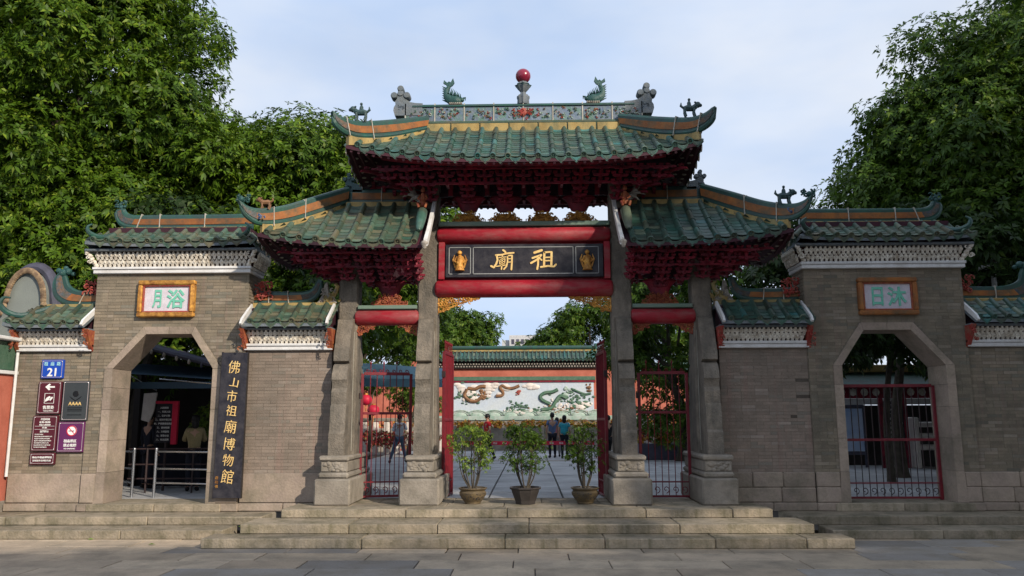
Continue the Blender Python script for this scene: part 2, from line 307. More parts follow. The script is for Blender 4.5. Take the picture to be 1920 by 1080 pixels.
def spline(pts, n=6):
    P = [Vector(p) for p in pts]; P = [P[0] * 2 - P[1]] + P + [P[-1] * 2 - P[-2]]; out = []
    for i in range(1, len(P) - 2):
        for k in range(n):
            t = k / n; a, b, c, d = P[i - 1:i + 3]
            out.append(.5 * ((2 * b) + (c - a) * t + (2 * a - 5 * b + 4 * c - d) * t * t + (3 * b - a - 3 * c + d) * t ** 3))
    out.append(P[-2]); return out
def frame(p, ydir, up=Vector((0, 0, 1)), sc=(1, 1, 1)):
    """placement matrix: local +Y along ydir, local Z towards up"""
    y = Vector(ydir).normalized(); x = y.cross(up).normalized(); z = x.cross(y)
    m = Matrix((x, y, z)).transposed().to_4x4(); m.translation = p
    return m @ Matrix.Diagonal((*sc, 1))
def mx_text(loc, sx, sz, face='-y'):
    m = Matrix.Translation(loc)
    return m @ Matrix.Rotation(pi / 2, 4, 'X') @ Matrix.Diagonal((sx, sz, 1, 1))
def text_mesh(s, m, bold=.0, depth=.02, res=3):
    cu = bpy.data.curves.new('lettering', 'FONT'); cu.body = s; cu.size = 1; cu.extrude = depth; cu.offset = bold; cu.resolution_u = res
    o = bpy.data.objects.new('tmp', cu); C.objects.link(o); bpy.context.view_layer.update()
    me = bpy.data.meshes.new_from_object(o.evaluated_get(bpy.context.evaluated_depsgraph_get())); bpy.data.objects.remove(o)
    me.materials.clear(); me.materials.append(m); me.name = 'lettering'
    co = np.empty(len(me.vertices) * 3, np.float32); me.vertices.foreach_get('co', co); co = co.reshape(-1, 3)
    if len(co): mn, mxx = co.min(0), co.max(0)
    else: mn = mxx = np.zeros(3)
    co -= (mn + mxx) / 2; me.vertices.foreach_set('co', co.ravel()); me.update()
    return me, float(mxx[0] - mn[0]), float(mxx[1] - mn[1])
def letters(s, m, parent, cx, y, cz, w=None, h=None, bold=0, name='lettering', depth=.02, shear=0, res=3):
    me, tw, th = text_mesh(s, m, bold, depth, res)
    if tw < 1e-6: return
    if w and h: sx, sz = w / tw, h / th
    elif w: sx = sz = w / tw
    else: sx = sz = h / th
    mm = Matrix.Translation((cx, y, cz)) @ Matrix.Rotation(pi / 2, 4, 'X') @ Matrix(((sx, shear * sx, 0, 0), (0, sz, 0, 0), (0, 0, .3, 0), (0, 0, 0, 1)))
    return obj(name, me, None, parent, mm)
def scrolls(mb, inside, cx, cz, w, h, y, n, r, seed, size=(.05, .1)):
    """openwork of curled tubes filling a region of a vertical plane"""
    q = random.Random(seed); k = 0; tries = 0
    while k < n and tries < n * 30:
        tries += 1; x = cx + (q.random() - .5) * w; z = cz + (q.random() - .5) * h
        if not inside(x, z): continue
        k += 1; R0 = q.uniform(*size); a0 = q.random() * 6.28; d = q.choice((-1, 1)); yy = y + q.uniform(-.02, .02)
        mb.tube([(x + R0 * (1 - .12 * j) * cos(a0 + d * j * .75), yy - .012 * (j % 2), z + R0 * (1 - .12 * j) * sin(a0 + d * j * .75)) for j in range(7)], [r * (1 - .07 * j) for j in range(7)], 5)
    return mb
# ================================================================ ground
def structure(name, mb, m): o = obj(name, mb, m); o['kind'] = 'structure'; return o
terrain = structure('ground', MB().box(-160, 160, -60, 12.2, -.5, -.06).box(-160, 160, 17.0, 420, -.5, .38), M['pavebase'])
pavement = structure('pavement', MB().box(-14, 14, 6.0, 15.2, -.3, -.02), M['pavebase'])
k = 0
y = 8.2
while y < 14.3:
    d = .62; x = -11.5 + (k % 3) * .55
    while x < 11.5:
        w = R.choice((1.1, 1.35, 1.6, 1.9))
        if abs(x + w / 2) < 5.1 and y > 12.95: x += w; continue
        obj('paving_slab', MB().cbox(x + .008, x + w - .008, y + .006, y + d - .006, -.06, R.uniform(-.004, .004), .008), M['paver'], pavement); x += w
    y += d; k += 1
court = structure('courtyard', MB().box(-22, 22, 16.0, 62, .2, .405), M['pavebase'])
y = 16.3; k = 0
while y < 50:
    d = .62 if y < 34 else 1.6
    for (xa, xb) in ((-6.2, -4.3), (-4.28, -2.2), (-2.18, -.76), (-.72, .72), (.76, 2.18), (2.2, 4.28), (4.3, 6.2)):
        obj('court_slab', MB().box(xa, xb, y + .006, y + d - .006, .38, .45 + R.uniform(-.003, .003)), M['court'], court)
    y += d; k += 1
for s in (-1, 1):
    for i in range(11):
        for j in range(5):
            x0 = s * (6.22 + j * 1.2)
            obj('court_slab', MB().box(min(x0, x0 + s * 1.18), max(x0, x0 + s * 1.18), 16.3 + i * 1.2, 17.48 + i * 1.2, .38, .45 + R.uniform(-.003, .003)), M['court'], court)
# steps: each tread course is a row of long granite blocks
def stair(name, label, courses, cat='steps'):
    t = thing(name, label, cat, (0, courses[0][2], 0))
    for (x0, x1, y0, y1, z0, z1, wmin, wmax) in courses:
        x = x0
        while x < x1 - .05:
            w = R.uniform(wmin, wmax); xe = x + w
            if x1 - xe < .6: xe = x1
            obj('step_block', MB(True).cbox(x + .004, xe - .004, y0 + R.uniform(-.008, .008), y1, z0, z1 + R.uniform(-.003, .003), .014), M['step'], t); x = xe
    return t
stair('stone_steps', 'broad flight of three mossy granite steps in front of the central archway',
      [(-5.10, 5.10, 12.92, 13.5, 0, .155, 1.4, 3.0), (-4.66, 4.66, 13.42, 14.3, .157, .31, 1.4, 3.0), (-4.24, 4.24, 14.22, 14.62, .312, .46, 1.2, 2.6),
       (-4.24, 4.24, 14.625, 15.3, .312, .457, 1.0, 1.8), (-3.9, 3.9, 15.305, 16.28, .312, .455, 1.0, 1.8)])
for s, side in ((-1, 'left'), (1, 'right')):
    xs = lambda a, b: (min(s * a, s * b), max(s * a, s * b))
    a = xs(4.7, 11.6)
    stair('stone_steps', f'low pair of long worn stone steps below the {side} side doorway and walls',
          [(*xs(5.12, 11.6), 13.92, 14.62, 0, .15, 1.5, 3.2), (*xs(4.68, 11.6), 14.56, 15.42, .152, .30, 1.5, 3.2)])
    t = thing('door_sill', f'greenish worn stone door sill in the {side} octagonal doorway', 'door sill', (s * 6.98, 15.4, .3))
    obj('sill_block', MB(True).cbox(*xs(5.7, 6.95), 15.26, 16.3, .3, .448, .014), M['step'], t)
    obj('sill_block', MB(True).cbox(*xs(6.96, 8.25), 15.265, 16.3, .3, .446, .014), M['step'], t)

# ================================================================ masonry
brick_me = MB().box(-.5, .5, 0, 1, -.5, .5).mesh('brick', M['brick'])
brick_low_me = MB().box(-.5, .5, 0, 1, -.5, .5).mesh('brick', M['brick_low'])
def brickwork(t, wall, x0, x1, z0, z1, yf, hole=None, low=False):
    q = random.Random(int(abs(x0 * 97 + z0 * 13))); rest = MB(); h = .062; r = 0; z = z0
    while z + h <= z1 + .02:
        x = x0 - (.13 if r % 2 else 0); zc = z + h / 2
        while x < x1:
            L = .258 if q.random() > .12 else .125
            segs = [(max(x, x0), min(x + L, x1))]
            if hole:
                hb = hole(zc)
                if hb:
                    a, b = segs[0]; ns_ = []
                    if a < hb[0]: ns_.append((a, min(b, hb[0])))
                    if b > hb[1]: ns_.append((max(a, hb[1]), b))
                    segs = ns_
            for a, b in segs:
                if b - a < .03: continue
                p = q.uniform(.003, .008); mx_ = Matrix.Translation(((a + b) / 2, yf - p, zc)) @ Matrix.Rotation(q.uniform(-.004, .004), 4, 'Y') @ Matrix.Diagonal((b - a - .008, .03, h - .007, 1))
                if may(t, 'brick'): obj('brick', brick_low_me if low else brick_me, None, wall, mx_)
                else: rest.box(-.5, .5, 0, 1, -.5, .5, mx_)
            x += L
        z += h; r += 1
    if rest.v: obj('brickwork', rest, M['brick_low' if low else 'brick'], wall, kind='stuff')
def slabs(t, parent, x0, x1, y0, y1, z0, z1, wmin, wmax, m, name='plinth_stone', b=.018):
    x = x0
    while x < x1 - .02:
        xe = min(x1, x + R.uniform(wmin, wmax))
        if x1 - xe < .25: xe = x1
        obj(name, MB(True).cbox(x + .003, xe - .003, y0 - R.uniform(0, .012), y1, z0 + .003, z1, b), m, parent); x = xe

# ---------------------------------------------------------------- tiles
def half_tube(r0, r1, n=8, lip=True):
    mb = MB(True); rings = [(0, r0), (.93, r1)] if not lip else [(0, r0 * 1.07), (.1, r0 * 1.07), (.12, r0), (1.05, r1)]
    vs = []; fs = []
    for (yy, r) in rings:
        for k in range(n + 1): th = pi * k / n; vs.append((r * cos(th), yy, r * sin(th) * 1.3))
    for i in range(len(rings) - 1):
        for k in range(n): a = i * (n + 1) + k; fs.append((a, a + 1, a + n + 2, a + n + 1))
    fs.append(tuple(range(n + 1)))
    return mb.add(vs, fs)
def pan_shape(w, n=5):
    mb = MB(True); vs = []; fs = []
    for yy in (0, 1.3):
        for lo in (0, -.013 if yy == 0 else -.004):
            for k in range(n + 1): u = k / n * 2 - 1; vs.append((u * w / 2, yy, .016 * u * u + lo + (.010 if yy == 0 else 0)))
    n1 = n + 1
    for k in range(n): fs += [(k, k + 1, 2 * n1 + k + 1, 2 * n1 + k), (k, n1 + k, n1 + k + 1, k + 1)]
    return mb.add(vs, fs)
def drip_shape(w, h, n=6):
    mb = MB(True); pr = [(-1, 0), (-.93, -.38), (-.66, -.62), (-.3, -.78), (0, -1), (.3, -.78), (.66, -.62), (.93, -.38), (1, 0)]
    poly = [(a * w / 2, b * h + .028 * a * a) for a, b in pr] + [(w / 4, -.012), (0, -.02), (-w / 4, -.012)]
    mb.prism(poly, -.012, .004)
    return mb.add([(-w / 2.8, -.013, -.02), (w / 2.8, -.013, -.02), (0, -.018, -h * .78)], [(0, 1, 2)])
def disc_shape(r):
    mb = MB(True); mx_ = Matrix.Rotation(pi / 2, 4, 'X')
    mb.lathe([(r * .2, .03), (r * .3, .02), (r * .62, .018), (r * .72, .035), (r, .035), (r * 1.08, .02), (r * 1.08, 0)], 12, mx_)
    return mb
TS = {}
def tileset(pitch, r, m):
    k = (pitch, r, m)
    if k not in TS:
        w = pitch - r * 1.2
        TS[k] = {a: (b.mesh(a, M[m]), b) for a, b in dict(cover_tile=half_tube(r, r * .9), pan_tile=pan_shape(w), drip_tile=drip_shape(w * 1.06, .125), eave_disc=disc_shape(r * 1.02)).items()}
    return TS[k]
class Roof:
    def __init__(s, xl, xr, hl, hr, yf, ym, yb, ybm, ze, zt, lift=0, xm=None, gable=.0):
        s.__dict__.update(locals()); s.xm = (xl + xr) / 2 if xm is None else xm
    def us(s, x):
        u = 1.0
        if s.hl: u = min(u, (x - s.xl) / s.hl)
        if s.hr: u = min(u, (s.xr - x) / s.hr)
        return max(0, u)
    def z(s, x, y):
        uf = (y - s.yf) / (s.ym - s.yf); ub = (s.yb - y) / (s.yb - s.ybm); uy = min(uf, ub); ux = s.us(x); u = max(-.05, min(uy, ux, 1)); c = 0
        if uy <= ux + 1e-6:
            if x > s.xm and s.hr: c = (x - s.xm) / (s.xr - s.hr * u - s.xm)
            elif x < s.xm and s.hl: c = (x - s.xm) / (s.xl + s.hl * u - s.xm)
        else:
            yc = (s.yf + s.yb) / 2
            a, b = s.yf + (s.ym - s.yf) * u, s.yb - (s.yb - s.ybm) * u
            c = abs(y - (a + b) / 2) / max(.01, (b - a) / 2)
        c = min(1, abs(c))
        return s.ze + (s.zt - s.ze) * u * (.82 + .18 * u) + s.lift * c ** 3 * max(0, 1 - u) ** 1.5
    def deck(s, parent, m, off=.03, th=.07):
        mb = MB(True)
        def patch(cols):
            k = len(mb.v); n = len(cols[0]); vs = []; fs = []
            for col in cols:
                for p in col: vs.append((p[0], p[1], p[2] - off))
                for p in col: vs.append((p[0], p[1], p[2] - off - th))
            for i in range(len(cols) - 1):
                a, b = i * 2 * n, (i + 1) * 2 * n
                for j in range(n - 1):
                    fs.append((a + j, b + j, b + j + 1, a + j + 1)); fs.append((a + n + j, a + n + j + 1, b + n + j + 1, b + n + j))
                fs.append((a, a + n, b + n, b))
            for a in (0, (len(cols) - 1) * 2 * n):
                for j in range(n - 1): fs.append((a + j, a + j + 1, a + n + j + 1, a + n + j))
            mb.add(vs, fs)
        NX = 28; NU = 6
        for (e, t) in ((s.yf, s.ym), (s.yb, s.ybm)):
            cols = []
            for i in range(NX + 1):
                x = s.xl + (s.xr - s.xl) * i / NX; um = s.us(x) if (s.hl or s.hr) else 1; cols.append([(x, e + (t - e) * um * j / NU, s.z(x, e + (t - e) * um * j / NU - 0)) for j in range(NU + 1)])
            patch(cols)
        for (xe, h, sg) in ((s.xl, s.hl, 1), (s.xr, s.hr, -1)):
            if not h: continue
            cols = []
            for i in range(13):
                f = i / 12; y = s.yf + (s.yb - s.yf) * f; um = min(1, (y - s.yf) / (s.ym - s.yf), (s.yb - y) / (s.yb - s.ybm)); um = max(0, um)
                cols.append([(xe + sg * h * um * j / NU, y, s.z(xe + sg * h * um * j / NU, y)) for j in range(NU + 1)])
            patch(cols)
        # close the top between the two slopes
        xa, xb = s.xl + (s.hl or 0), s.xr - (s.hr or 0)
        mb.box(xa, xb, s.ym - .02, s.ybm + .02, s.zt - off - th, s.zt - off)
        return obj('roof_deck', mb, m, parent)
    def tiles(s, t, parent, pitch, r, m, exp=.15, seg=.36, margin=.1, rear=True, drip_m=None):
        T = tileset(pitch, r, m); stuff = MB(True)
        def emit(nm, mx_, vis):
            if vis and may(t, nm): obj(nm, T[nm][0], None, parent, mx_)
            else: stuff.add([tuple(mx_ @ Vector(p)) for p in T[nm][1].v], T[nm][1].f)
        def row(P, um, vis, cover, jit=True):
            """P(u) surface point at fraction u up the slope"""
            p0, p1 = Vector(P(0)), Vector(P(um)); L = (p1 - p0).length
            if L < .05: return
            def place(nm, a, b, lift, sc=1.0, vis=vis):
                pa, pb = Vector(P(a * um / 1.0)), Vector(P(b * um)); d = pb - pa
                j = R.uniform(-.006, .006)
                m4 = frame(pa + Vector((0, 0, lift)), d + Vector((j, 0, R.uniform(-.004, .004))), sc=(sc, d.length, 1)); emit(nm, m4, vis)
            if cover:
                n = max(1, round(L / seg))
                for i in range(n): place('cover_tile', i / n, (i + 1) / n, .024)
                d = (Vector(P(.1 * um)) - p0).normalized(); m4 = frame(p0 + Vector((0, 0, .04)) - d * .0, d, sc=(1, 1, 1)); emit('eave_disc', m4, vis)
            else:
                n = max(1, round(L / exp))
                for i in range(n): place('pan_tile', i / n, (i + 1) / n, .012)
                d = (Vector(P(.1 * um)) - p0); d.z *= .25; m4 = frame(p0 + Vector((0, 0, .005)), d, sc=(1, 1, 1)) @ Matrix.Rotation(R.uniform(-.03, .03), 4, 'Y'); emit('drip_tile', m4, vis)
        n = int((s.xr - s.xl - 2 * margin) / pitch); x0 = (s.xl + s.xr) / 2 - n * pitch / 2
        for (e, tt, vis) in ((s.yf, s.ym, True), (s.yb, s.ybm, False)):
            if not vis and not rear: continue
            for i in range(n + 1):
                for cover in (True, False):
                    x = x0 + i * pitch + (0 if cover else pitch / 2)
                    if x > s.xr - margin * .3: continue
                    um = min(1, s.us(x)); row(lambda u: (x, e + (tt - e) * u, s.z(x, e + (tt - e) * u)), um, vis, cover)
        for (xe, h, sg) in ((s.xl, s.hl, 1), (s.xr, s.hr, -1)):
            if not h: continue
            n = int((s.yb - s.yf - .2) / pitch); y0 = (s.yf + s.yb) / 2 - n * pitch / 2
            for i in range(n + 1):
                for cover in (True, False):
                    y = y0 + i * pitch + (0 if cover else pitch / 2)
                    if y > s.yb - .05: continue
                    um = max(0, min(1, (y - s.yf) / (s.ym - s.yf), (s.yb - y) / (s.yb - s.ybm)))
                    row(lambda u: (xe + sg * h * u, y, s.z(xe + sg * h * u, y)), um, False, cover)
        if stuff.v: obj('far_side_tiles', stuff, M[m], parent, kind='stuff')
def ridge(parent, bot, top, n=6, r=.05, thick=.10, panel='orange', joints=None, rb=None, inner=(.24, .76), rollm='roll', split=1.0):
    """ridge of two green rolls with a coloured panel between them, along two splines"""
    A, B = spline(bot, n), spline(top, n); rb = rb or r
    base = obj('ridge', MB(True).ribbon(A, B, thick), M[rollm], parent)
    m = len(A)
    tp = lambda i: 1.0 if i < m - 3 else .45 + .55 * (m - 1 - i) / 3
    obj('ridge_roll', MB(True).tube(A, [rb * tp(i) for i in range(m)], 8), M[rollm], parent)
    obj('ridge_roll', MB(True).tube(B, [r * tp(i) for i in range(m)], 8), M[rollm], parent)
    A2 = [a.lerp(b, inner[0]) for a, b in zip(A, B)]; B2 = [a.lerp(b, inner[1]) for a, b in zip(A, B)]
    e = m - 2 if m > 8 else m; k = max(2, min(e, int(m * split)))
    obj('ridge_panel', MB().ribbon(A2[:k], B2[:k], thick + .03), M[panel], parent)
    if e - k > 1: obj('relief_band', MB().ribbon(A2[k - 1:e], B2[k - 1:e], thick + .026), M['ridge_relief'], parent)
    if joints:
        for f in joints:
            jb = MB()
            i = f * (m - 1); k = min(int(i), m - 2); w = i - k; a = A[k].lerp(A[k + 1], w); b = B[k].lerp(B[k + 1], w); t_ = (A[k + 1] - A[k]).normalized() * .008; u = (b - a).normalized() * (r + .006)
            jb.ribbon([a - t_ - u, a + t_ - u], [b - t_ + u, b + t_ + u], thick + 2 * r + .012 if False else thick + .05)
            jb.tube([b - t_, b + t_], r + .006, 8)
            obj('mortar_joint', jb, M['mortar'], parent)
    return base

# ---------------------------------------------------------------- lattice cornice
lat_poly = [(-.12, .5), (.12, .5), (.24, .3), (.40, .22), (.52, .06), (.40, -.1), (.24, -.16), (.30, -.3), (.12, -.5), (-.12, -.5), (-.30, -.3), (-.24, -.16), (-.40, -.1), (-.52, .06), (-.40, .22), (-.24, .3)]
lat_me = MB(True).prism([(a * .091, b * .168) for a, b in lat_poly], -.022, .012).ball((0, -.024, .02), .02, 6, 4, (1, .7, 1.3)).mesh('lattice_piece', M['ceramic'])
def cornice(t, x0, x1, yw, z0, s, side_in=0, yback=16.0, hz=.29, flare=.20, ends=(.12, .12)):
    """white moulding, flared lattice frieze and a cap board; side_in adds the return on the inner side"""
    c = obj('cornice', MB().prism([(yw - .005, z0 + .13), (yw - .10, z0 + .13 + hz), (yback, z0 + .13 + hz), (yback, z0 + .13)], x0 - .02, x1 + .02, 'yz'), M['latback'], t)
    # sloping back of the frieze
    obj('moulding', MB(True).cbox(x0 - .05, x1 + .05, yw - .09, yback + .04, z0, z0 + .075, .01).cbox(x0 - .065, x1 + .065, yw - .115, yback + .05, z0 + .077, z0 + .13, .01), M['white'], c)
    obj('moulding', MB(True).cbox(x0 - ends[0] - .05, x1 + ends[1] + .05, yw - flare - .05, yback + .1, z0 + .13 + hz, z0 + .13 + hz + .05, .01), M['cloudstone'], c)
    n = round((x1 - x0) / .091); tilt = math.atan2(flare * .55, hz)
    for row in range(2):
        m = n - (row % 2 == 0)
        for i in range(n + (1 if row else 0)):
            x = x0 + .045 + (i + (0 if row else .5)) * (x1 - x0 - .09) / n
            if not row and i >= n: continue
            f = (row + .5) / 2; zz = z0 + .13 + hz * (.74 if row else .27)
            mx_ = Matrix.Translation((x, yw - .035 - flare * .6 * (zz - z0 - .13) / hz, zz)) @ Matrix.Rotation(tilt, 4, 'X')
            if may(t, 'lattice_piece'): obj('lattice_piece', lat_me, None, c, mx_)
    if side_in:
        xs_ = x0 if side_in < 0 else x1
        m = round((yback - yw) / .091)
        for row in range(2):
            for i in range(m + 1):
                zz = z0 + .13 + hz * (.74 if row else .27)
                mx_ = Matrix.Translation((xs_ + side_in * (.03 + .10 * (zz - z0) / hz), yw + (i + (.5 if row else 0)) * .091, zz)) @ Matrix.Rotation(side_in * pi / 2, 4, 'Z') @ Matrix.Rotation(tilt * .6, 4, 'X')
                obj('lattice_piece', lat_me, None, c, mx_)
    # carved corner brackets
    for xx, sg in ((x0, -1), (x1, 1)):
        if ends[0 if sg < 0 else 1] > .05:
            mb = MB(True)
            for q in range(5): mb.ball((xx + sg * (.0 + .035 * q), yw - .07 - .028 * q, z0 + .16 + .062 * q), .05, 8, 6)
            scrolls(mb, lambda a, b: True, xx + sg * .09, z0 + .3, .16, .24, yw - .18, 8, .014, 5, (.025, .045)); obj('carved_corner', mb, M['ceramic'], c)
    return c

def octagon(xa, xb, zs, zt, cx1, cx2): return None
def tower(s):
    side = 'left' if s < 0 else 'right'
    t = thing('gate_tower', f'{side} grey brick gate tower with an octagonal stone-framed doorway and small green tiled roof', 'gate tower', (s * 6.92, 15.7, .3), 'brick doorway towers flanking the archway')
    X = lambda v: s * v
    YF, YB = 15.36, 16.02; xi, xo = 5.40, 8.42
    oi, oo = 6.00, 7.97; zsh, ztp = 2.98, 3.66; ti, to_ = 6.46, 7.36
    poly = [(xi, .3), (oi, .3), (oi, zsh), (ti, ztp), (to_, ztp), (oo, zsh), (oo, .3), (xo, .3), (xo, 4.86), (xi, 4.86)]
    wall = obj('wall', MB().prism([(X(a), b) for a, b in poly], YF, YB), M['joint'], t)
    def hole(z):
        if z < zsh + .05: a, b = oi - .14, oo + .14
        elif z < ztp + .14: f = (z - zsh - .05) / (ztp + .09 - zsh); a, b = oi - .14 + (ti - oi + .08) * f, oo + .14 - (oo - to_ + .08) * f
        else: return None
        return (a, b) if s > 0 else (-b, -a)
    brickwork(t, wall, min(X(xi), X(xo)), max(X(xi), X(xo)), 1.0, 4.84, YF, hole)
    side_b = MB(); q = random.Random(3)
    for r in range(62):
        y = YF
        while y < YB - .02:
            e = min(YB, y + (.25 if (r % 2 or y > YF) else .125)); p = q.uniform(.004, .012)
            xa = X(xi - p); side_b.box(xa, X(xi + .02), y + .004, e - .004, 1.0 + r * .062 + .004, 1.055 + r * .062); y = e
    obj('side_brickwork', side_b, M['brick'], wall, kind='stuff')
    # doorway surround: stones the full depth of the wall
    sur = obj('doorway_surround', MB().box(X(oi - .13), X(oi - .135), YF + .1, YF + .2, 1, 1.01), M['redstone'], t)
    def stone(pl, d0=YF - .03, d1=YB + .03, m='redstone'): obj('surround_stone', MB(True).prism([(X(a), b) for a, b in pl], d0 - R.uniform(0, .008), d1), M[m], sur)
    zz = [.45, 1.02, 1.62, 2.2, 2.62, zsh]
    for a, b in zip(zz, zz[1:]):
        k = .03 if a < .5 else 0
        stone([(oi - .15 - k, a), (oi + .012, a), (oi + .012, b - .006), (oi - .15, b - .006)]); stone([(oo - .012, a), (oo + .15 + k, a), (oo + .15, b - .006), (oo - .012, b - .006)])
    stone([(oi - .15, zsh), (oi + .012, zsh), (ti + .006, ztp - .012), (ti - .05, ztp + .13)]); stone([(oo + .15, zsh), (oo - .012, zsh), (to_ - .006, ztp - .012), (to_ + .05, ztp + .13)])
    xm_ = (ti + to_) / 2
    stone([(ti - .045, ztp + .13), (ti + .01, ztp - .012), (xm_ - .003, ztp - .012), (xm_ - .003, ztp + .13)]); stone([(to_ + .045, ztp + .13), (to_ - .01, ztp - .012), (xm_ + .003, ztp - .012), (xm_ + .003, ztp + .13)])
    # plinth
    pl = obj('plinth', MB().box(X(xi), X(oi - .2), YF - .005, YB, .31, .98).box(X(oo + .2), X(xo), YF - .005, YB, .31, .98), M['joint'], t)
    for a, b in ((xi, oi - .155), (oo + .155, xo)):
        lo, hi = min(X(a), X(b)), max(X(a), X(b))
        slabs(t, pl, lo, hi, YF - .035, YF + .1, .45, .73 if s > 0 else 1.0, .5, .9, M['redstone'])
        if s > 0: slabs(t, pl, lo, hi, YF - .033, YF + .1, .73, 1.0, .4, .7, M['redstone'])
        slabs(t, pl, lo - .02, hi + .02, YF - .075, YF + .1, .30, .45, .4, .8, M['redstone'])
    lo, hi = min(X(xi), X(xo)), max(X(xi), X(xo))
    cornice(t, lo, hi, YF, 4.84, s, side_in=-s, yback=YB)
    # roof
    rp = obj('roof', MB().box(lo + .1, hi - .1, 15.45, 15.95, 5.30, 5.80), M['soffit'], t)
    rf = Roof(min(X(5.26), X(8.54)), max(X(5.26), X(8.54)), .36, .36, 15.02, 15.56, 16.36, 15.82, 5.40, 5.76, .06)
    rf.deck(rp, M['cloudstone'], .02, .06); rf.tiles(t, rp, .268, .054, 'tile_worn', exp=.13, seg=.3)
    obj('yellow_band', MB(True).cbox(min(X(5.6), X(8.22)), max(X(5.6), X(8.22)), 15.57, 15.81, 5.73, 5.84, .01), M['yellow'], rp)
    bot = [(X(5.5), 15.69, 5.86), (X(6.5), 15.69, 5.85), (X(7.4), 15.69, 5.85), (X(7.98), 15.69, 5.87), (X(8.20), 15.69, 5.95), (X(8.29), 15.69, 6.09), (X(8.30), 15.69, 6.23)]
    top = [(X(5.5), 15.69, 6.09), (X(6.5), 15.69, 6.08), (X(7.4), 15.69, 6.08), (X(7.88), 15.69, 6.08), (X(8.06), 15.69, 6.11), (X(8.15), 15.69, 6.18), (X(8.17), 15.69, 6.26)]
    ridge(rp, bot, top, joints=(.16, .33, .45), r=.045, rb=.055, split=.52)
    mb = MB(True)
    for dx, dz, r_ in ((0, 0, .06), (-.09, .02, .045), (.09, .02, .045), (.02, .09, .05), (-.12, .06, .03), (.14, .07, .03), (.0, .15, .03)): mb.ball((X(8.23 + dx * .8), 15.69, 6.29 + dz * .7), r_ * .75, 8, 6)
    scrolls(mb, lambda a, b: True, X(8.23), 6.34, .26, .12, 15.69, 9, .014, 9, (.03, .05)); obj('ridge_finial', mb, M['figgreen'], rp)
    # hooked corner
    for sg, xc in ((1, 8.22), (-1, 5.58)):
        o = lambda v: X(6.9 + sg * v)
        pts = [(o(1.15), 15.58, 5.80), (o(1.30), 15.3, 5.60), (o(1.42), 15.1, 5.54), (o(1.55), 14.99, 5.60), (o(1.575), 14.97, 5.71), (o(1.50), 14.99, 5.77)]
        obj('corner_hook', MB(True).tube(spline(pts, 5), [.05] * 14 + [.048, .045, .042, .04, .037, .034, .03, .026, .022, .02, .018, .016], 8), M['roll'], rp)
        pts = [(o(1.15), 15.8, 5.80), (o(1.30), 16.08, 5.60), (o(1.42), 16.28, 5.54), (o(1.55), 16.39, 5.60)]
        obj('corner_hook', MB(True).tube(spline(pts, 5), .045, 8), M['roll'], rp)
    return t

def low_wall(s, xi, xo, label, group, curl_at=None, gap_red=True):
    t = thing('brick_wall', label, 'brick wall', (s * (xi + xo) / 2, 15.7, .3), group)
    X = lambda v: s * v
    lo, hi = min(X(xi), X(xo)), max(X(xi), X(xo)); YF, YB = 15.40, 15.98
    wall = obj('wall', MB().box(lo, hi, YF, YB, .3, 3.34), M['joint_low' if xo < 6 else 'joint'], t)
    brickwork(t, wall, lo, hi, 1.0, 3.32, YF, low=xo < 6)
    pl = obj('plinth', MB().box(lo, hi, YF - .004, YF + .05, .31, .98), M['joint'], t)
    if s > 0: slabs(t, pl, lo, hi, YF - .03, YF + .04, .45, .72, .6, 1.1, M['redstone']); slabs(t, pl, lo, hi, YF - .028, YF + .04, .72, 1.0, .5, .9, M['redstone'])
    else: slabs(t, pl, lo, hi, YF - .03, YF + .04, .45, 1.0, .9, 1.6, M['redstone'])
    slabs(t, pl, lo, hi, YF - .07, YF + .04, .30, .45, .5, .9, M['redstone'])
    open_end = xo == 9.86
    cornice(t, lo + .03, hi - .03, YF, 3.32, s, hz=.25, flare=.18, ends=((.12 if open_end and s < 0 else 0), 0))
    rp = obj('roof', MB().box(lo + .05, hi - .05, 15.45, 15.85, 3.74, 4.16), M['soffit'], t)
    xr0, xr1 = lo + (-.16 if open_end else 0), hi
    rf = Roof(xr0, xr1, .45 if open_end else None, None, 15.03, 15.54, 16.33, 15.82, 3.83, 4.20, .05 if open_end else 0)
    rf.deck(rp, M['cloudstone'], .02, .06); rf.tiles(t, rp, .268, .054, 'tile_worn' if s < 0 else 'tile', exp=.13, seg=.3, margin=.07)
    obj('yellow_band', MB(True).cbox(lo + (.35 if open_end else .02), hi - .02, 15.55, 15.81, 4.16, 4.28, .01), M['yellow'], rp)
    # white sloping verges at both gables
    for xv in ([lo + .02, hi - .02] if not open_end else [hi - .02]):
        obj('verge', MB(True).prism([(14.93, 3.80), (15.0, 3.90), (15.5, 4.25), (15.56, 4.17), (15.06, 3.83), (14.97, 3.77)], xv - .022, xv + .022, 'yz'), M['white'], rp)
    for xv, ext in ((lo, 1), (hi, 1)):
        mb = MB(True).prism([(15.06, 3.72), (15.42, 3.72), (15.42, 3.3), (15.33, 3.32), (15.2, 3.5)], xv - .035, xv + .035, 'yz')
        scrolls(mb, lambda a, b: True, xv, 3.54, .10, .40, 15.10, 10, .014, int(abs(xv) * 10), (.025, .045)); obj('end_carving', mb, M['orangecarve' if s < 0 else 'redcarve'], t)
    return t, rp
tower(-1); tower(1)
G_ = 'low brick walls beside the doorway towers'
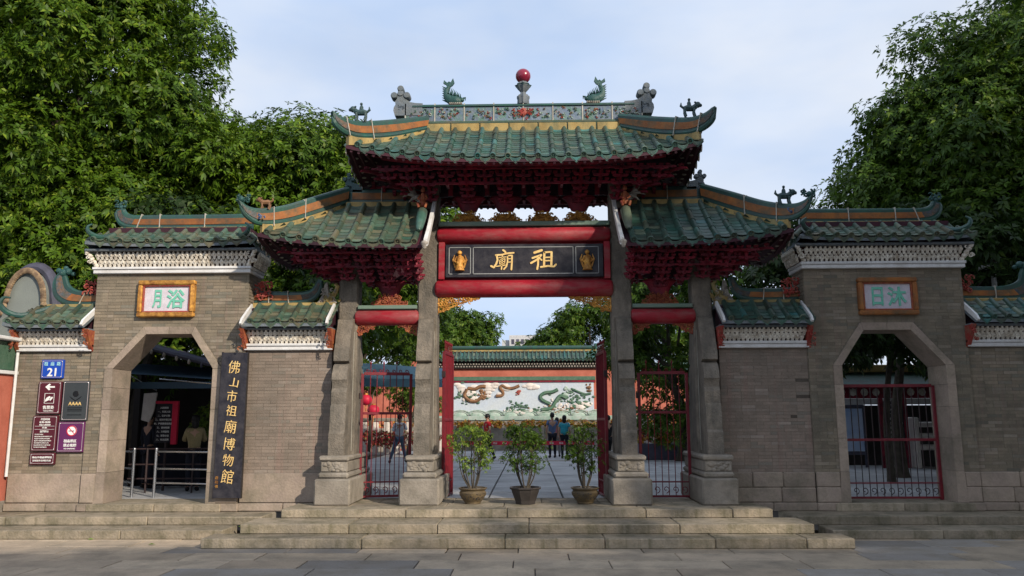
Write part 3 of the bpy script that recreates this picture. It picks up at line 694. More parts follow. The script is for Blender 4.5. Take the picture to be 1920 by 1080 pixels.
def ridge_inner(s, rp):
    X = lambda v: s * v; Y = 15.69
    bot = [(X(5.38), Y, 4.30), (X(4.9), Y, 4.29), (X(4.5), Y, 4.30), (X(4.24), Y, 4.35), (X(4.10), Y, 4.50), (X(4.04), Y, 4.74)]
    top = [(X(5.38), Y, 4.50), (X(4.9), Y, 4.49), (X(4.55), Y, 4.49), (X(4.32), Y, 4.51), (X(4.19), Y, 4.60), (X(4.11), Y, 4.77)]
    ridge(rp, bot, top, joints=(.12, .3), r=.035, rb=.04, thick=.09, split=.5)
    mb = MB(True).prism([(X(a), b) for a, b in ((4.12, 4.28), (4.02, 4.44), (3.98, 4.66), (3.93, 4.70), (3.9, 4.5), (3.80, 4.42), (3.72, 4.28))], Y - .05, Y + .05)
    scrolls(mb, lambda a, b: True, X(3.9), 4.42, .3, .3, Y - .07, 12, .014, 31, (.03, .05)); obj('pale_finial', mb, M['palecarve'], rp)
    mb = MB(True); mb.tube([(X(3.98), Y - .03, 4.30), (X(3.86), Y - .03, 4.36), (X(3.76), Y - .03, 4.50), (X(3.72), Y - .03, 4.62), (X(3.78), Y - .03, 4.66)], [.05, .06, .05, .045, .03], 7)
    scrolls(mb, lambda a, b: True, X(3.82), 4.38, .3, .16, Y - .07, 10, .016, 32, (.03, .05)); obj('gilt_finial', mb, M['yellow'], rp)
def coral(s, x, z, nm='red_carving'):
    t = tag(obj(nm, scrolls(MB(True), lambda a, b: True, s * x, z, .34, .30, 15.6, 26, .02, int(x * 100), (.03, .07)), M['redcarve']), '', 'carving', 'red openwork carvings on the low wall ridges')
    return t
for s, side in ((-1, 'left'), (1, 'right')):
    t, rp = low_wall(s, 3.72, 5.40, f'low grey brick wall with tiled coping between the {side} tower and the {side} outer pillar', G_); ridge_inner(s, rp)
    c = coral(s, 5.2, 4.52); c['label'] = f'red openwork carving on the ridge at the inner side of the {side} tower'
    xo = 9.86 if s < 0 else 12.6
    t, rp = low_wall(s, 8.42, xo, f'low grey brick wall with tiled coping on the outer side of the {side} tower' + (', hung with signs' if s < 0 else ', running out of the picture'), G_)
    X = lambda v: s * v; Y = 15.69
    if s < 0:
        bot = [(X(8.46), Y, 4.30), (X(8.9), Y, 4.29), (X(9.22), Y, 4.33), (X(9.42), Y, 4.48), (X(9.46), Y, 4.72), (X(9.40), Y, 4.92)]
        top = [(X(8.46), Y, 4.52), (X(8.8), Y, 4.52), (X(9.02), Y, 4.56), (X(9.17), Y, 4.66), (X(9.24), Y, 4.82), (X(9.30), Y, 4.95)]
        ridge(rp, bot, top, joints=(.2,), r=.04, rb=.045, thick=.09, split=.42)
        mb = MB(True)
        for dx, dz, r_ in ((0, 0, .09), (.1, .03, .07), (-.1, .05, .06), (.2, -.02, .045), (.04, .1, .05)): mb.ball((X(9.30 - dx), Y, 4.93 + dz), r_, 8, 6)
        obj('ridge_finial', mb, M['figgreen'], rp)
        pts = [(X(9.35), 15.6, 4.24), (X(9.72), 15.25, 4.02), (X(9.95), 15.08, 4.05), (X(10.06), 14.98, 4.2), (X(10.0), 14.98, 4.33), (X(9.88), 15.0, 4.33)]
        obj('corner_hook', MB(True).tube(spline(pts, 5), [.055] * 14 + [.05, .047, .044, .041, .038, .034, .03, .026, .022, .02, .018, .016], 8), M['roll'], rp)
        c = coral(s, 8.6, 4.60); c['label'] = 'red openwork carving on the ridge at the outer side of the left tower'
    else:
        bot = [(X(8.46), Y, 4.30), (X(9.2), Y, 4.29), (X(9.7), Y, 4.30), (X(9.95), Y, 4.42), (X(10.0), Y, 4.66), (X(9.9), Y, 4.9)]
        top = [(X(8.46), Y, 4.50), (X(9.2), Y, 4.49), (X(9.5), Y, 4.52), (X(9.7), Y, 4.62), (X(9.76), Y, 4.78), (X(9.82), Y, 4.92)]
        ridge(rp, bot, top, joints=(.2,), r=.04, rb=.045, thick=.09, split=.42)
        mb = MB(True)
        for dx, dz, r_ in ((0, 0, .09), (.1, .03, .07), (-.1, .05, .06), (.2, -.02, .045)): mb.ball((X(9.85 - dx), Y, 4.93 + dz), r_, 8, 6)
        obj('ridge_finial', mb, M['figgreen'], rp)
        c = coral(s, 8.6, 4.56); c['label'] = 'red openwork carving on the ridge at the outer side of the right tower'
# ================================================================ the archway
M['railgreen'] = mat('faded_green_rail_paint', (.12, .20, .15), (.16, .22, .18), scale=3, rough=.6, bump=.1, var=.04, dirt=(.25, .25, .2), damt=.4)
arch = thing('ceremonial_archway', 'four pillared stone and timber archway with three green tiled roofs and red brackets', 'archway', (0, 15.85, .455))
YC = 15.85
def brace_profile(yr, dirn):
    p = [(15.0, 1.34), (15.0, 1.74), (15.05, 1.79), (15.07, 2.22), (15.12, 2.28), (15.10, 2.5), (15.155, 2.58), (15.15, 2.66), (15.10, 2.74), (15.12, 2.86), (15.2, 3.0), (15.32, 3.06), (15.2, 3.1), (15.2, 3.25), (15.29, 3.45), (15.33, 3.62), (15.44, 3.80), (15.46, 3.92), (15.66, 3.97), (15.66, 1.34)]
    return p if dirn < 0 else [(2 * YC - a, b) for a, b in p]
for i, x in enumerate((-3.5, -1.92, 1.92, 3.5)):
    big = abs(x) < 2.5; hw = .365 if big else .33; w = .20 if big else .195; top = 6.75 if big else 5.15
    c = .03; q = [(x - w + c, YC - w), (x + w - c, YC - w), (x + w, YC - w + c), (x + w, YC + w - c), (x + w - c, YC + w), (x - w + c, YC + w), (x - w, YC + w - c), (x - w, YC - w + c)]
    p = obj('pillar', MB(True).prism(q, 1.2, top, 'xy'), M['pillar'], arch)
    obj('base_block', MB(True).cbox(x - hw, x + hw, 14.78, 16.92, .455, .93, .03), M['stone'], p)
    mb = MB(True).cbox(x - hw + .05, x + hw - .05, 14.84, 16.86, .932, 1.04, .035).cbox(x - .25, x + .25, 14.90, 16.80, 1.042, 1.24, .02).cbox(x - .28, x + .28, 14.86, 16.84, 1.242, 1.34, .03)
    qq = random.Random(i)
    for k in range(26): mb.ball((x + qq.uniform(-.19, .19), 14.895, qq.uniform(1.07, 1.21)), qq.uniform(.015, .04), 6, 4, (1.4, .5, 1))
    obj('carved_block', mb, M['stone'], p)
    for d in (-1, 1):
        obj('brace_stone', MB(True).prism(brace_profile(0, d), x - .145, x + .145, 'yz'), M['pillar'], p)
    jm = MB()
    for d in (-1, 1): jm.box(x + d * .1455, x + d * .1475, 15.60, 15.66, 1.4, 3.7)
    obj('mortar_line', jm, M['mortar'], p)
    # small stone tie and iron cramp by the gate
def log(x0, x1, z, r, m='red', y=15.72, name='beam', parent=arch):
    return obj(name, MB(True).tube([(x0, y, z), (x0 + .015, y, z), (x0 + .06, y, z), (x1 - .06, y, z), (x1 - .015, y, z), (x1, y, z)], [r * .55, r * .82, r, r, r * .82, r * .55], 20), M[m], parent)
log(-1.78, 1.76, 4.555, .178); log(-1.75, 1.73, 5.645, .162)
obj('green_rail', MB(True).cbox(-1.715, 1.715, 15.58, 16.12, 5.812, 5.905, .012), M['railgreen'], arch)
obj('red_panel', MB().box(-1.715, 1.715, 15.74, 15.96, 4.70, 5.55), M['red'], arch)
for s in (-1, 1): obj('red_stile', MB(True).cbox(s * 1.585, s * 1.712, 15.60, 15.735, 4.73, 5.49, .012), M['red'], arch)
def spandrel(cx, s, w, h, z, y, n, seed):
    ins = lambda a, b: 0 < (a - cx) * s < w and z - h * (1 - (a - cx) * s / w) ** 1.2 - .03 < b < z
    mb = scrolls(MB(True), ins, cx + s * w / 2, z - h / 2, w, h, y, n, .013, seed, (.03, .06))
    mb.tube([(cx + s * w * k / 8, y, z - h * (1 - k / 8) ** 1.2 * (1 + .08 * (k % 2))) for k in range(9)], .018, 6)
    mb.box(cx, cx + s * w, y - .015, y + .015, z - .02, z + .01).box(cx, cx + s * .025, y - .015, y + .015, z - h, z)
    return mb
for s in (-1, 1):
    obj('gilt_spandrel', spandrel(s * 1.715, -s, .84, .30, 4.385, 15.70, 95, 3 + s), M['gold'], arch)
    log(min(s * 2.09, s * 3.36), max(s * 2.09, s * 3.36), 3.985, .155)
    obj('green_rail', MB(True).cbox(s * 2.125, s * 3.30, 15.60, 16.10, 4.145, 4.225, .012), M['railgreen'], arch)
    for a, b in ((2.125, 1), (3.30, -1)):
        obj('gilt_spandrel', spandrel(s * a, s * b, .36, .20, 3.835, 15.70, 26, 7), M['orangecarve'], arch)
def mound(cx, z, w, h, seed, m='gold'):
    ins = lambda a, b: b < z + h * (.95 - .8 * min(1, abs(a - cx) / w) ** 2.4)
    mb = scrolls(MB(True), ins, cx, z + h / 2, 2 * w, h, YC - .06, 85, .014, seed, (.025, .055))
    mb.box(cx - w, cx + w, YC - .12, YC + .06, z, z + .03)
    mb.prism([(cx - w * .82, z + .03), (cx - w * .6, z + h * .5), (cx - w * .3, z + h * .85), (cx + w * .3, z + h * .85), (cx + w * .6, z + h * .5), (cx + w * .82, z + .03)], YC - .03, YC + .03)
    for s in (-1, 1): mb.tube([(cx + s * w * .98, YC, z), (cx + s * w * .98, YC, z + h * .42), (cx + s * w * .86, YC, z + h * .44), (cx + s * w * .86, YC, z + h * .3)], .012, 5)
    return obj('gilt_pedestal', mb, M[m], arch)
for i, x in enumerate((-1.12, -.373, .373, 1.12)): mound(x, 5.906, .335, .25, 20 + i)
for s in (-1, 1): mound(s * 2.70, 4.226, .35, .27, 30 + s, 'orangecarve')

# ---- bracket sets
def cross_arm():
    mb = MB(True); mb.prism([(-.5, .022), (-.5, .0), (-.40, -.022), (.40, -.022), (.5, 0), (.5, .022)], -.028, .028); return mb
def nose_arm():
    mb = MB(True); mb.prism([(0, .022), (1.0, .022), (1.07, -.005), (1.09, -.05), (1.04, -.035), (.98, -.028), (0, -.022)], -.026, .026, 'yz'); return mb
cross_mb, nose_mb = cross_arm(), nose_arm()
cross_me, nose_me = cross_mb.mesh('bracket_arm', M['dred']), nose_mb.mesh('bracket_nose', M['dred'])
block_mb = MB(True).prism([(-.042, .022), (.042, .022), (.042, .0), (.024, -.024), (-.024, -.024), (-.042, 0)], -.035, .035); block_me = block_mb.mesh('bracket_block', M['dred'])
def bracket_set(cx, z0, dirs, tiers, dz, dy, bell=True, h0=.135, dh=.004, diag=True, y0=YC, k0=0):
    mb = MB(True)
    if bell: mb.lathe([(.11, z0 - .13), (.15, z0 - .115), (.175, z0 - .06), (.20, z0 + .0), (.23, z0 + .06), (.275, z0 + .11), (.33, z0 + .15), (.30, z0 + .19)], 16, Matrix.Translation((cx, y0, 0)) @ Matrix.Diagonal((1.05, .45, 1, 1)))
    mb.box(cx - .045, cx + .045, y0 - .045, y0 + .045, z0 + k0 * dz, z0 + tiers * dz + .05)
    st = obj('bracket_set', mb, M['dred'], arch); rest = MB(True)
    for (dx, dyy) in dirs:
        d = Vector((dx, dyy, 0)); L0 = d.length; front = dyy <= .1; px = Vector((-dyy, dx, 0)).normalized()
        for k in range(k0, tiers):
            z = z0 + .05 + k * dz; reach = .12 + dy * k
            q_ = .6 if k0 else 0; items = [('bracket_nose', nose_me, nose_mb, frame(Vector((cx, y0, z)) + d * reach * q_, d, sc=(1, reach * L0 * (1 - q_), 1)))]
            e = Vector((cx, y0, z)) + d * reach
            cm = Matrix.Translation(e) @ Matrix((px, -px.cross(Vector((0, 0, 1))), Vector((0, 0, 1)))).transposed().to_4x4()
            hl = 2 * (h0 + dh * k)
            if abs(dx) < .1 or abs(dyy) < .1 : items.append(('bracket_arm', cross_me, cross_mb, cm @ Matrix.Diagonal((hl, 1, 1, 1))))
            if k < tiers - 1 and (abs(dx) < .1 or abs(dyy) < .1):
                for sg in (-1, 0, 1): rest.tube([tuple((cm @ Matrix.Translation((sg * hl * .36, -.01, -.01))).translation), tuple((cm @ Matrix.Translation((sg * hl * .36, -.01, dz))).translation)], [.034, .026] if sg == 0 else [.016, .014], 6)
            for sg in (-1, 0, 1):
                if sg == 0 or abs(dx) < .1 or abs(dyy) < .1: items.append(('bracket_block', block_me, block_mb, cm @ Matrix.Translation((sg * hl * .44, 0, .06))))
            if diag and abs(dx) < .1 and k > 0:
                for sg in (-1, 1):
                    d2 = Vector((sg * .62, dyy, 0)) ; items.append(('bracket_nose', nose_me, nose_mb, frame(Vector((cx, y0 + dyy * dy * (k - 1) * .7, z)), d2, sc=(1, .42, 1))))
            for nm, me, mbb, mx_ in items:
                if front and may(arch, nm): obj(nm, me, None, st, mx_)
                else: rest.add([tuple(mx_ @ Vector(p)) for p in mbb.v], mbb.f)
    if rest.v: obj('inner_brackets', rest, M['dred'], st, kind='stuff')
    return st
FB = [(0, -1), (0, 1)]
for x in (-.373, .373, -1.12, 1.12): bracket_set(x, 6.285, FB, 6, .078, .215, diag=False)
for x in (-1.495, -.747, 0, .747, 1.495): bracket_set(x, 6.26, FB, 6, .08, .215, bell=False, diag=False, k0=3)
for x in (-2.24, -2.61, 2.24, 2.61): bracket_set(x, 6.20, FB, 6, .088, .215, bell=False, diag=False, k0=3 if abs(x) < 2.5 else 4)
for s in (-1, 1):
    bracket_set(s * 1.87, 6.20, [(0, -1), (s, 0), (s * .95, -.95), (0, 1), (s * .95, .95)], 6, .09, .215, bell=False, diag=False)
    bracket_set(s * 2.70, 4.55, FB, 6, .098, .20, diag=False)
    bracket_set(s * 3.5, 4.60, [(0, -1), (s, 0), (s * .95, -.95), (0, 1), (s * .95, .95)], 6, .10, .20, bell=False, diag=False)
    bracket_set(s * 2.08, 4.60, [(0, -1), (0, 1)], 6, .095, .20, bell=False, h0=.08, dh=.01, diag=False)
    for xx, kk in ((2.32, 2), (3.1, 1), (3.88, 3), (4.2, 4)): bracket_set(s * xx, 4.55, FB, 6, .10, .20, bell=False, diag=False, k0=kk)
# eave purlins and tier beams
main = Roof(-3.3, 3.3, 1.3, 1.3, 14.20, 15.70, 17.50, 16.0, 6.77, 7.84, .30)
def purlin(rf, x0, x1, y, dz, r, nm='purlin', m='red'):
    obj(nm, MB(True).tube([(x0 + (x1 - x0) * k / 16, y, rf.z(x0 + (x1 - x0) * k / 16, y) - dz) for k in range(17)], r, 8), M[m], arch)
for y, w, dz, r in ((14.52, 2.85, .19, .035), (14.60, 2.7, .26, .028), (17.18, 2.85, .19, .035)): purlin(main, -w, w, y, dz, r, 'purlin', 'dred')
for k in (3, 5):
    for sg in (-1, 1): obj('tier_beam', MB().box(-1.9 - .2 * k, 1.9 + .2 * k, YC + sg * (.12 + .215 * k) - .02, YC + sg * (.12 + .215 * k) + .02, 6.265 + .086 * k, 6.30 + .086 * k), M['dred'], arch)
obj('tier_board', MB().prism([(-1.75, 6.58)] + [(-1.75 + 3.5 * k / 80, 6.46 + .035 * abs(sin(k / 80 * 3.5 / .373 / 2 * pi)) + .012 * (k % 2)) for k in range(81)] + [(1.75, 6.58)], YC - .03, YC + .03), M['soffit'], arch)
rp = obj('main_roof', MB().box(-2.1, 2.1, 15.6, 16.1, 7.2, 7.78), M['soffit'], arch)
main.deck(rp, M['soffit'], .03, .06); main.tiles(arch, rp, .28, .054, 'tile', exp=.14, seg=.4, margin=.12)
def rafters(rf, x0, x1, parent):
    mb = MB(); x = x0
    while x < x1:
        if rf.us(x) > 0:
            for e, f in ((14.22 if rf is main else rf.yf + .03, 1), (rf.yb - .03, -1)):
                a = Vector((x, e, rf.z(x, e) - .125)); b = Vector((x, e + f * .9, rf.z(x, e + f * .9) - .125)); mb.tube([a, b], .028, 5)
        x += .14
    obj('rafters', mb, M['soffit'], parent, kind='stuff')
rafters(main, -3.2, 3.25, rp)
def side_ends(rf, s, parent, xe, seed):      # pale mortar ends of the tiles along the side eave
    mb = MB(True); y = rf.yf + .12; q = random.Random(seed)
    while y < rf.yb - .1:
        z = rf.z(xe - s * .02, y); mb.prism([(y - .07, z - .03), (y + .07, z - .03), (y + .05, z - .12), (y, z - .155), (y - .05, z - .12)], xe + s * .0, xe + s * .02, 'yz')
        for k in range(3): mb.ball((xe - s * (.12 + .13 * k), y, rf.z(xe - s * (.12 + .13 * k), y) - .11), .032, 6, 4, (1.6, 1, .6))
        y += .25
    obj('side_tile_ends', mb, M['palecarve'], parent)
for s in (-1, 1): side_ends(main, s, rp, s * 3.3, 2)
# ridge of the main roof
n = 7
for i in range(n):
    a = -2.1 + 4.2 * i / n; b = a + 4.2 / n
    obj('yellow_panel', MB(True).cbox(a + .012, b - .012, 15.68, 16.02, 7.79, 8.005, .01), M['yellow'], rp)
    fl = MB(True)
obj('yellow_backing', MB().box(-2.12, 2.12, 15.71, 15.99, 7.75, 8.0), M['tile_worn'], rp)
obj('ridge_sill', MB(True).tube([(-2.45, 15.75, 8.035), (2.45, 15.75, 8.035)], .03, 8).tube([(-2.45, 15.77, 8.075), (2.45, 15.77, 8.075)], .018, 8).box(-2.45, 2.45, 15.76, 15.94, 8.0, 8.08), M['tile_worn'], rp)
N_ = 8; RW = 2.45
cols = ['mgreen', 'mbrown', 'mwave', 'redcarve', 'mcloud', 'cloth_blue', 'mgreen', 'mwave']
relief = {}
for i in range(N_):
    a = -RW + 2 * RW * i / N_; b = a + 2 * RW / N_
    pn = obj('ridge_tile_panel', MB(True).cbox(a + .008, b - .008, 15.77, 15.93, 8.085, 8.40, .008), M['blue_panel'], rp)
    for j, cm in enumerate(('mgreen', 'redcarve', 'mwave', 'mbrown')):
        mb = scrolls(MB(True), lambda u, v: True, (a + b) / 2, 8.24, .50, .22, 15.765, (11, 5, 9, 6)[j], .011, i * 7 + j, (.015, .04)); obj('relief_flowers', mb, M[cm], pn, kind='stuff')
for i in range(N_ + 1): obj('mortar_joint', MB().box(-RW + 2 * RW * i / N_ - .012, -RW + 2 * RW * i / N_ + .012, 15.755, 15.945, 8.02, 8.475), M['mortar'], rp)
obj('ridge_cap', MB(True).tube([(-2.2, 15.85, 8.435), (2.2, 15.85, 8.435)], .05, 10).box(-2.3, 2.3, 15.74, 15.96, 8.40, 8.43), M['roll'], rp)
md = MB(True).ball((0, 15.755, 8.27), .085, 12, 8, (1, .35, 1)); scrolls(md, lambda a, b: True, 0, 8.25, .44, .14, 15.75, 26, .013, 77, (.02, .04)); obj('medallion', md, M['redcarve'], rp)
def cross_finial(cx, y, z0, h, s, parent, m='cloudstone', d=.10):
    k = h / .62; P = lambda a, b: (cx + s * a * k, z0 + b * k); mb = MB(True)
    mb.prism([P(*p) for p in ((-.10, 0), (-.13, .10), (-.12, .17), (-.09, .22), (-.10, .28), (-.062, .34), (-.05, .42), (-.045, .52), (.045, .52), (.05, .42), (.065, .36), (.10, .30), (.17, .265), (.28, .24), (.42, .23), (.42, 0))][::s], y - d / 2, y + d / 2)
    for a, b, r in ((-.12, .405, .066), (.12, .405, .066), (0, .54, .062), (0, .44, .06)):
        mb.lathe([(r * .8 * k, -d * .62), (r * k, -d * .5), (r * k, d * .5), (r * .8 * k, d * .62)], 14, Matrix.Translation((cx + s * a * k, y, z0 + b * k)) @ Matrix.Rotation(pi / 2, 4, 'X'))
    scrolls(mb, lambda a, b: True, cx + s * .02 * k, z0 + .16 * k, .12 * k, .12 * k, y - d * .52, 9, .008, 3, (.015, .028))
    mb.tube([(cx + s * a * k, y - d * .3, z0 + b * k) for a, b in ((.07, .40), (.10, .31), (.17, .262), (.28, .238), (.42, .23))], .022 * k, 6)
    return obj('cross_finial', mb, M[m], parent)
for s in (-1, 1):
    cross_finial(s * 2.56, 15.85, 8.22, .68, -s, rp, d=.19)
    hb = [(s * 2.02, 15.68, 7.90), (s * 2.6, 15.02, 7.52), (s * 3.05, 14.5, 7.31), (s * 3.28, 14.24, 7.28), (s * 3.44, 14.08, 7.36), (s * 3.52, 14.01, 7.52)]
    ht = [(s * 1.98, 15.72, 8.14), (s * 2.6, 15.02, 7.80), (s * 3.1, 14.44, 7.55), (s * 3.32, 14.18, 7.51), (s * 3.45, 14.06, 7.55), (s * 3.53, 13.99, 7.62)]
    ridge(rp, hb, ht, joints=(.33, .6), split=.62, r=.05, rb=.058, thick=.10)
    A = spline(hb[:4], 5); obj('yellow_skirt', MB().ribbon([(p.x, p.y, main.z(p.x, p.y) - .02) for p in A], A, .09), M['yellow'], rp)
    hb2 = [(x, 2 * YC - y, z) for x, y, z in hb]; ht2 = [(x, 2 * YC - y, z) for x, y, z in ht]; ridge(rp, hb2, ht2, r=.045, rb=.05, thick=.10)
    # side roofs
    X = lambda v: s * v; lo, hi = min(X(1.84), X(4.95)), max(X(1.84), X(4.95))
    rf = Roof(lo, hi, 1.31 if s < 0 else None, 1.31 if s > 0 else None, 14.40, 15.70, 17.30, 16.0, 5.21, 6.26, .24, xm=X(1.84))
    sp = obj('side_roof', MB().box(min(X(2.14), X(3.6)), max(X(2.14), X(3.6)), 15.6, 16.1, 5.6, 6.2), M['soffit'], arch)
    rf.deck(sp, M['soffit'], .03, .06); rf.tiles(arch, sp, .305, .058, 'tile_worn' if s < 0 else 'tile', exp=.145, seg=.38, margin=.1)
    rafters(rf, lo + .1, hi - .05, sp); side_ends(rf, s, sp, X(4.95), 4)
    for y, w, dz, r in ((14.70, 4.55, .18, .035), (14.80, 4.4, .25, .028), (17.0, 4.55, .18, .035)): purlin(rf, X(1.9), X(w), y, dz, r, 'purlin', 'dred')
    for k in (3, 5):
        for sg in (-1, 1): obj('tier_beam', MB().box(X(2.0), X(3.5 + .18 * k), YC + sg * (.12 + .2 * k) - .02, YC + sg * (.12 + .2 * k) + .02, 4.60 + .098 * k, 4.635 + .098 * k), M['dred'], arch)
    obj('tier_board', MB().box(X(2.12), X(3.3), YC - .03, YC + .03, 4.78, 5.0), M['soffit'], arch)
    obj('yellow_band', MB(True).cbox(X(2.14), X(3.66), 15.68, 16.02, 6.2, 6.36, .01), M['yellow'], sp)
    ridge(sp, [(X(1.95), YC, 6.38), (X(2.6), YC, 6.37), (X(3.2), YC, 6.37), (X(3.66), YC, 6.38)], [(X(1.95), YC, 6.66), (X(2.6), YC, 6.64), (X(3.2), YC, 6.64), (X(3.66), YC, 6.66)], joints=(.5,), r=.04, rb=.045)
    hb = [(X(3.62), 15.74, 6.36), (X(4.1), 15.26, 6.02), (X(4.56), 14.80, 5.73), (X(4.90), 14.46, 5.62), (X(5.1), 14.28, 5.70), (X(5.22), 14.18, 5.90)]
    ht = [(X(3.60), 15.76, 6.66), (X(4.1), 15.26, 6.33), (X(4.56), 14.80, 6.02), (X(4.92), 14.44, 5.86), (X(5.12), 14.26, 5.87), (X(5.25), 14.15, 5.98)]
    ridge(sp, hb, ht, joints=(.28, .5), split=.7, r=.045, rb=.05, thick=.10)
    mb = MB(True); scrolls(mb, lambda a, b: True, X(4.95), 5.74, .3, .1, 14.34, 9, .014, 5, (.02, .035)); obj('ridge_relief', mb, M['cloth_blue'], sp)
    A = spline(hb[:4], 5); obj('yellow_skirt', MB().ribbon([(p.x, p.y, rf.z(p.x, p.y) - .02) for p in A], A, .09), M['yellow'], sp)
    ridge(sp, [(x, 2 * YC - y, z) for x, y, z in hb], [(x, 2 * YC - y, z) for x, y, z in ht], r=.045, rb=.05, thick=.10)
    cross_finial(X(3.60), YC, 6.60, .42, -s, sp, 'figure' if s < 0 else 'cloudstone')
    v = [(14.30, 5.13), (14.30, 5.26), (14.7, 5.55), (15.2, 5.98), (15.66, 6.42), (15.66, 6.28), (15.25, 5.88), (14.8, 5.48), (14.45, 5.18)]
    obj('verge', MB(True).prism(v, X(1.80) - .035, X(1.80) + .035, 'yz'), M['white'], sp)
    mb = MB(True)
    for q in range(4): mb.ball((X(1.82), 14.32 - .0 * q, 5.19 - .03 * q), .05 - .008 * q, 8, 6, (1.4, 1, 1))
    obj('verge_scroll', mb, M['palecarve'], sp)
    obj('end_roll', MB(True).tube([(X(1.97), 14.62, 5.50), (X(1.97), 14.68, 5.56), (X(1.97), 14.9, 5.80), (X(1.97), 15.08, 5.98), (X(1.97), 15.15, 6.02)], [.03, .07, .10, .10, .06], 10), M['tile'], sp)
    # pale curled beast where the side ridge meets the inner pillar
    mb = MB(True)
    mb.tube(spline([(X(2.0), 15.55, 6.33), (X(2.18), 15.45, 6.40), (X(2.24), 15.42, 6.55), (X(2.38), 15.42, 6.68), (X(2.55), 15.42, 6.76)], 4), [.09 - .0045 * k for k in range(17)], 7, flat=.6)
    for a, b in (((2.2, 6.42), (2.42, 6.38)), ((2.22, 6.5), (2.5, 6.58)), ((2.3, 6.62), (2.46, 6.84)), ((2.2, 6.56), (2.22, 6.78)), ((2.12, 6.38), (2.3, 6.26))):
        mb.tube([(X(a[0]), 15.42, a[1]), (X((a[0] + b[0]) / 2), 15.40, (a[1] + b[1]) / 2 + .02), (X(b[0]), 15.42, b[1])], [.04, .03, .006], 6)
    t = tag(obj('ridge_beast', mb, M['palecarve']), f'pale grey curled beast carving at the inner end of the {("left", "right")[s > 0]} side roof', 'roof figure', 'pale beast carvings beside the inner pillars')
    mb = MB(True).tube([(X(1.98), 15.2, 6.12), (X(1.98), 15.2, 6.25), (X(1.98), 15.2, 6.38)], [.075, .06, .04], 8).ball((X(1.98), 15.19, 6.44), .042, 8, 6)
    for d in (-1, 1): mb.tube([(X(1.98) + d * .05, 15.2, 6.35), (X(1.98) + d * .09, 15.13, 6.26), (X(1.98) + d * .03, 15.1, 6.22)], .018, 6); mb.tube([(X(1.98) + d * .04, 15.16, 6.16), (X(1.98) + d * .09, 15.07, 6.15), (X(1.98) + d * .06, 15.05, 6.06)], .025, 6)
    mb.ball((X(1.98), 15.2, 6.48), .03, 6, 4, (1, 1, 1.5))
    tag(obj('guardian_figurine', mb, M['orangecarve']), f'small seated guardian figurine on the {("left", "right")[s > 0]} side roof beside the inner pillar', 'figurine', 'seated figurines on the side roofs')

# ---- ridge ornaments: each stands on a ridge
def fish(x, s, label):
    T = Matrix.Translation((x, 15.85, 8.46)) @ Matrix.Diagonal((s, 1, 1, 1))
    t = thing('ridge_fish', label, 'roof figure', (x, 15.85, 8.46), 'green fish standing on the main ridge')
    mb = MB(True)
    mb.tube(spline([(.16, 0, .11), (.06, 0, .10), (-.06, 0, .13), (-.14, 0, .22), (-.15, 0, .33), (-.10, 0, .42)], 4), [.07, .09, .10, .11, .115, .115, .11, .105, .10, .095, .09, .082, .075, .068, .062, .056, .05, .046, .042, .038, .034], 9, mx=T, flat=.75)
    mb.ball((.17, 0, .12), .06, 8, 6, (1, .9, .8), T); mb.tube([(.2, 0, .15), (.25, 0, .17), (.25, 0, .11)], [.03, .02, .008], 6, mx=T)
    for d in (-1, 1): mb.ball((.16, d * .045, .155), .018, 6, 4, mx=T)
    for k in range(6): a = .3 * k; mb.prism([(.10 - .04 * k, .17 + .018 * k), (.07 - .04 * k, .17 + .02 * k), (.11 - .04 * k, .235 + .025 * k)], -.012, .012, mx=T)
    for k in range(5): mb.prism([(-.17 - .01 * k, .14 + .05 * k), (-.16 - .01 * k, .19 + .05 * k), (-.215, .17 + .055 * k)], -.012, .012, mx=T)
    for k in range(9): mb.tube([(.14 - .035 * k, -.05 * (k % 2), .18 + .01 * k), (.15 - .03 * k, -.02, .25 + .022 * k)], [.022, .004], 5, mx=T)
    for k in range(7): mb.tube([(-.14, 0, .10 + .045 * k), (-.24, 0, .13 + .05 * k)], [.03, .004], 5, mx=T)
    obj('body', mb, M['figgreen'], t)
    tb = MB(True).prism([(-.13, .40), (-.16, .46), (-.215, .49), (-.20, .56), (-.16, .52), (-.13, .50), (-.10, .53), (-.06, .51), (-.01, .60), (.02, .50), (-.02, .44), (-.07, .41)], -.022, .022, mx=T)
    obj('tail', tb, M['figgreen'], t)
    pb = MB(True).cbox(-.09, .19, -.06, .06, .0, .045, .01, mx=T)
    for k in range(7): pb.ball((-.07 + .04 * k, -.06, .03), .02, 6, 4, mx=T)
    obj('plinth', pb, M['palecarve'], t)
fish(-1.46, 1, 'green glazed fish with raised tail on the main ridge, left of the red ball')
fish(1.50, -1, 'green glazed fish with raised tail on the main ridge, right of the red ball')
t = thing('ball_finial', 'crimson ball on a dark lotus stand at the middle of the main ridge', 'finial', (0, 15.85, 8.46))
T = Matrix.Translation((0, 15.85, 8.46))
obj('ball', MB(True).ball((0, 0, .63), .158, 28, 18, mx=T), M['ball'], t)
obj('lotus_stand', MB(True).lathe([(.10, 0), (.115, .03), (.11, .10), (.125, .15), (.12, .19), (.06, .22), (.05, .27), (.10, .33), (.145, .40), (.13, .42), (.10, .47), (.08, .5)], 24, T, squash=.10), M['cloudstone'], t)
obj('petal_ring', MB(True).lathe([(.09, .35), (.13, .38), (.155, .43), (.12, .42), (.08, .4)], 24, T, squash=.16), M['figure'], t)
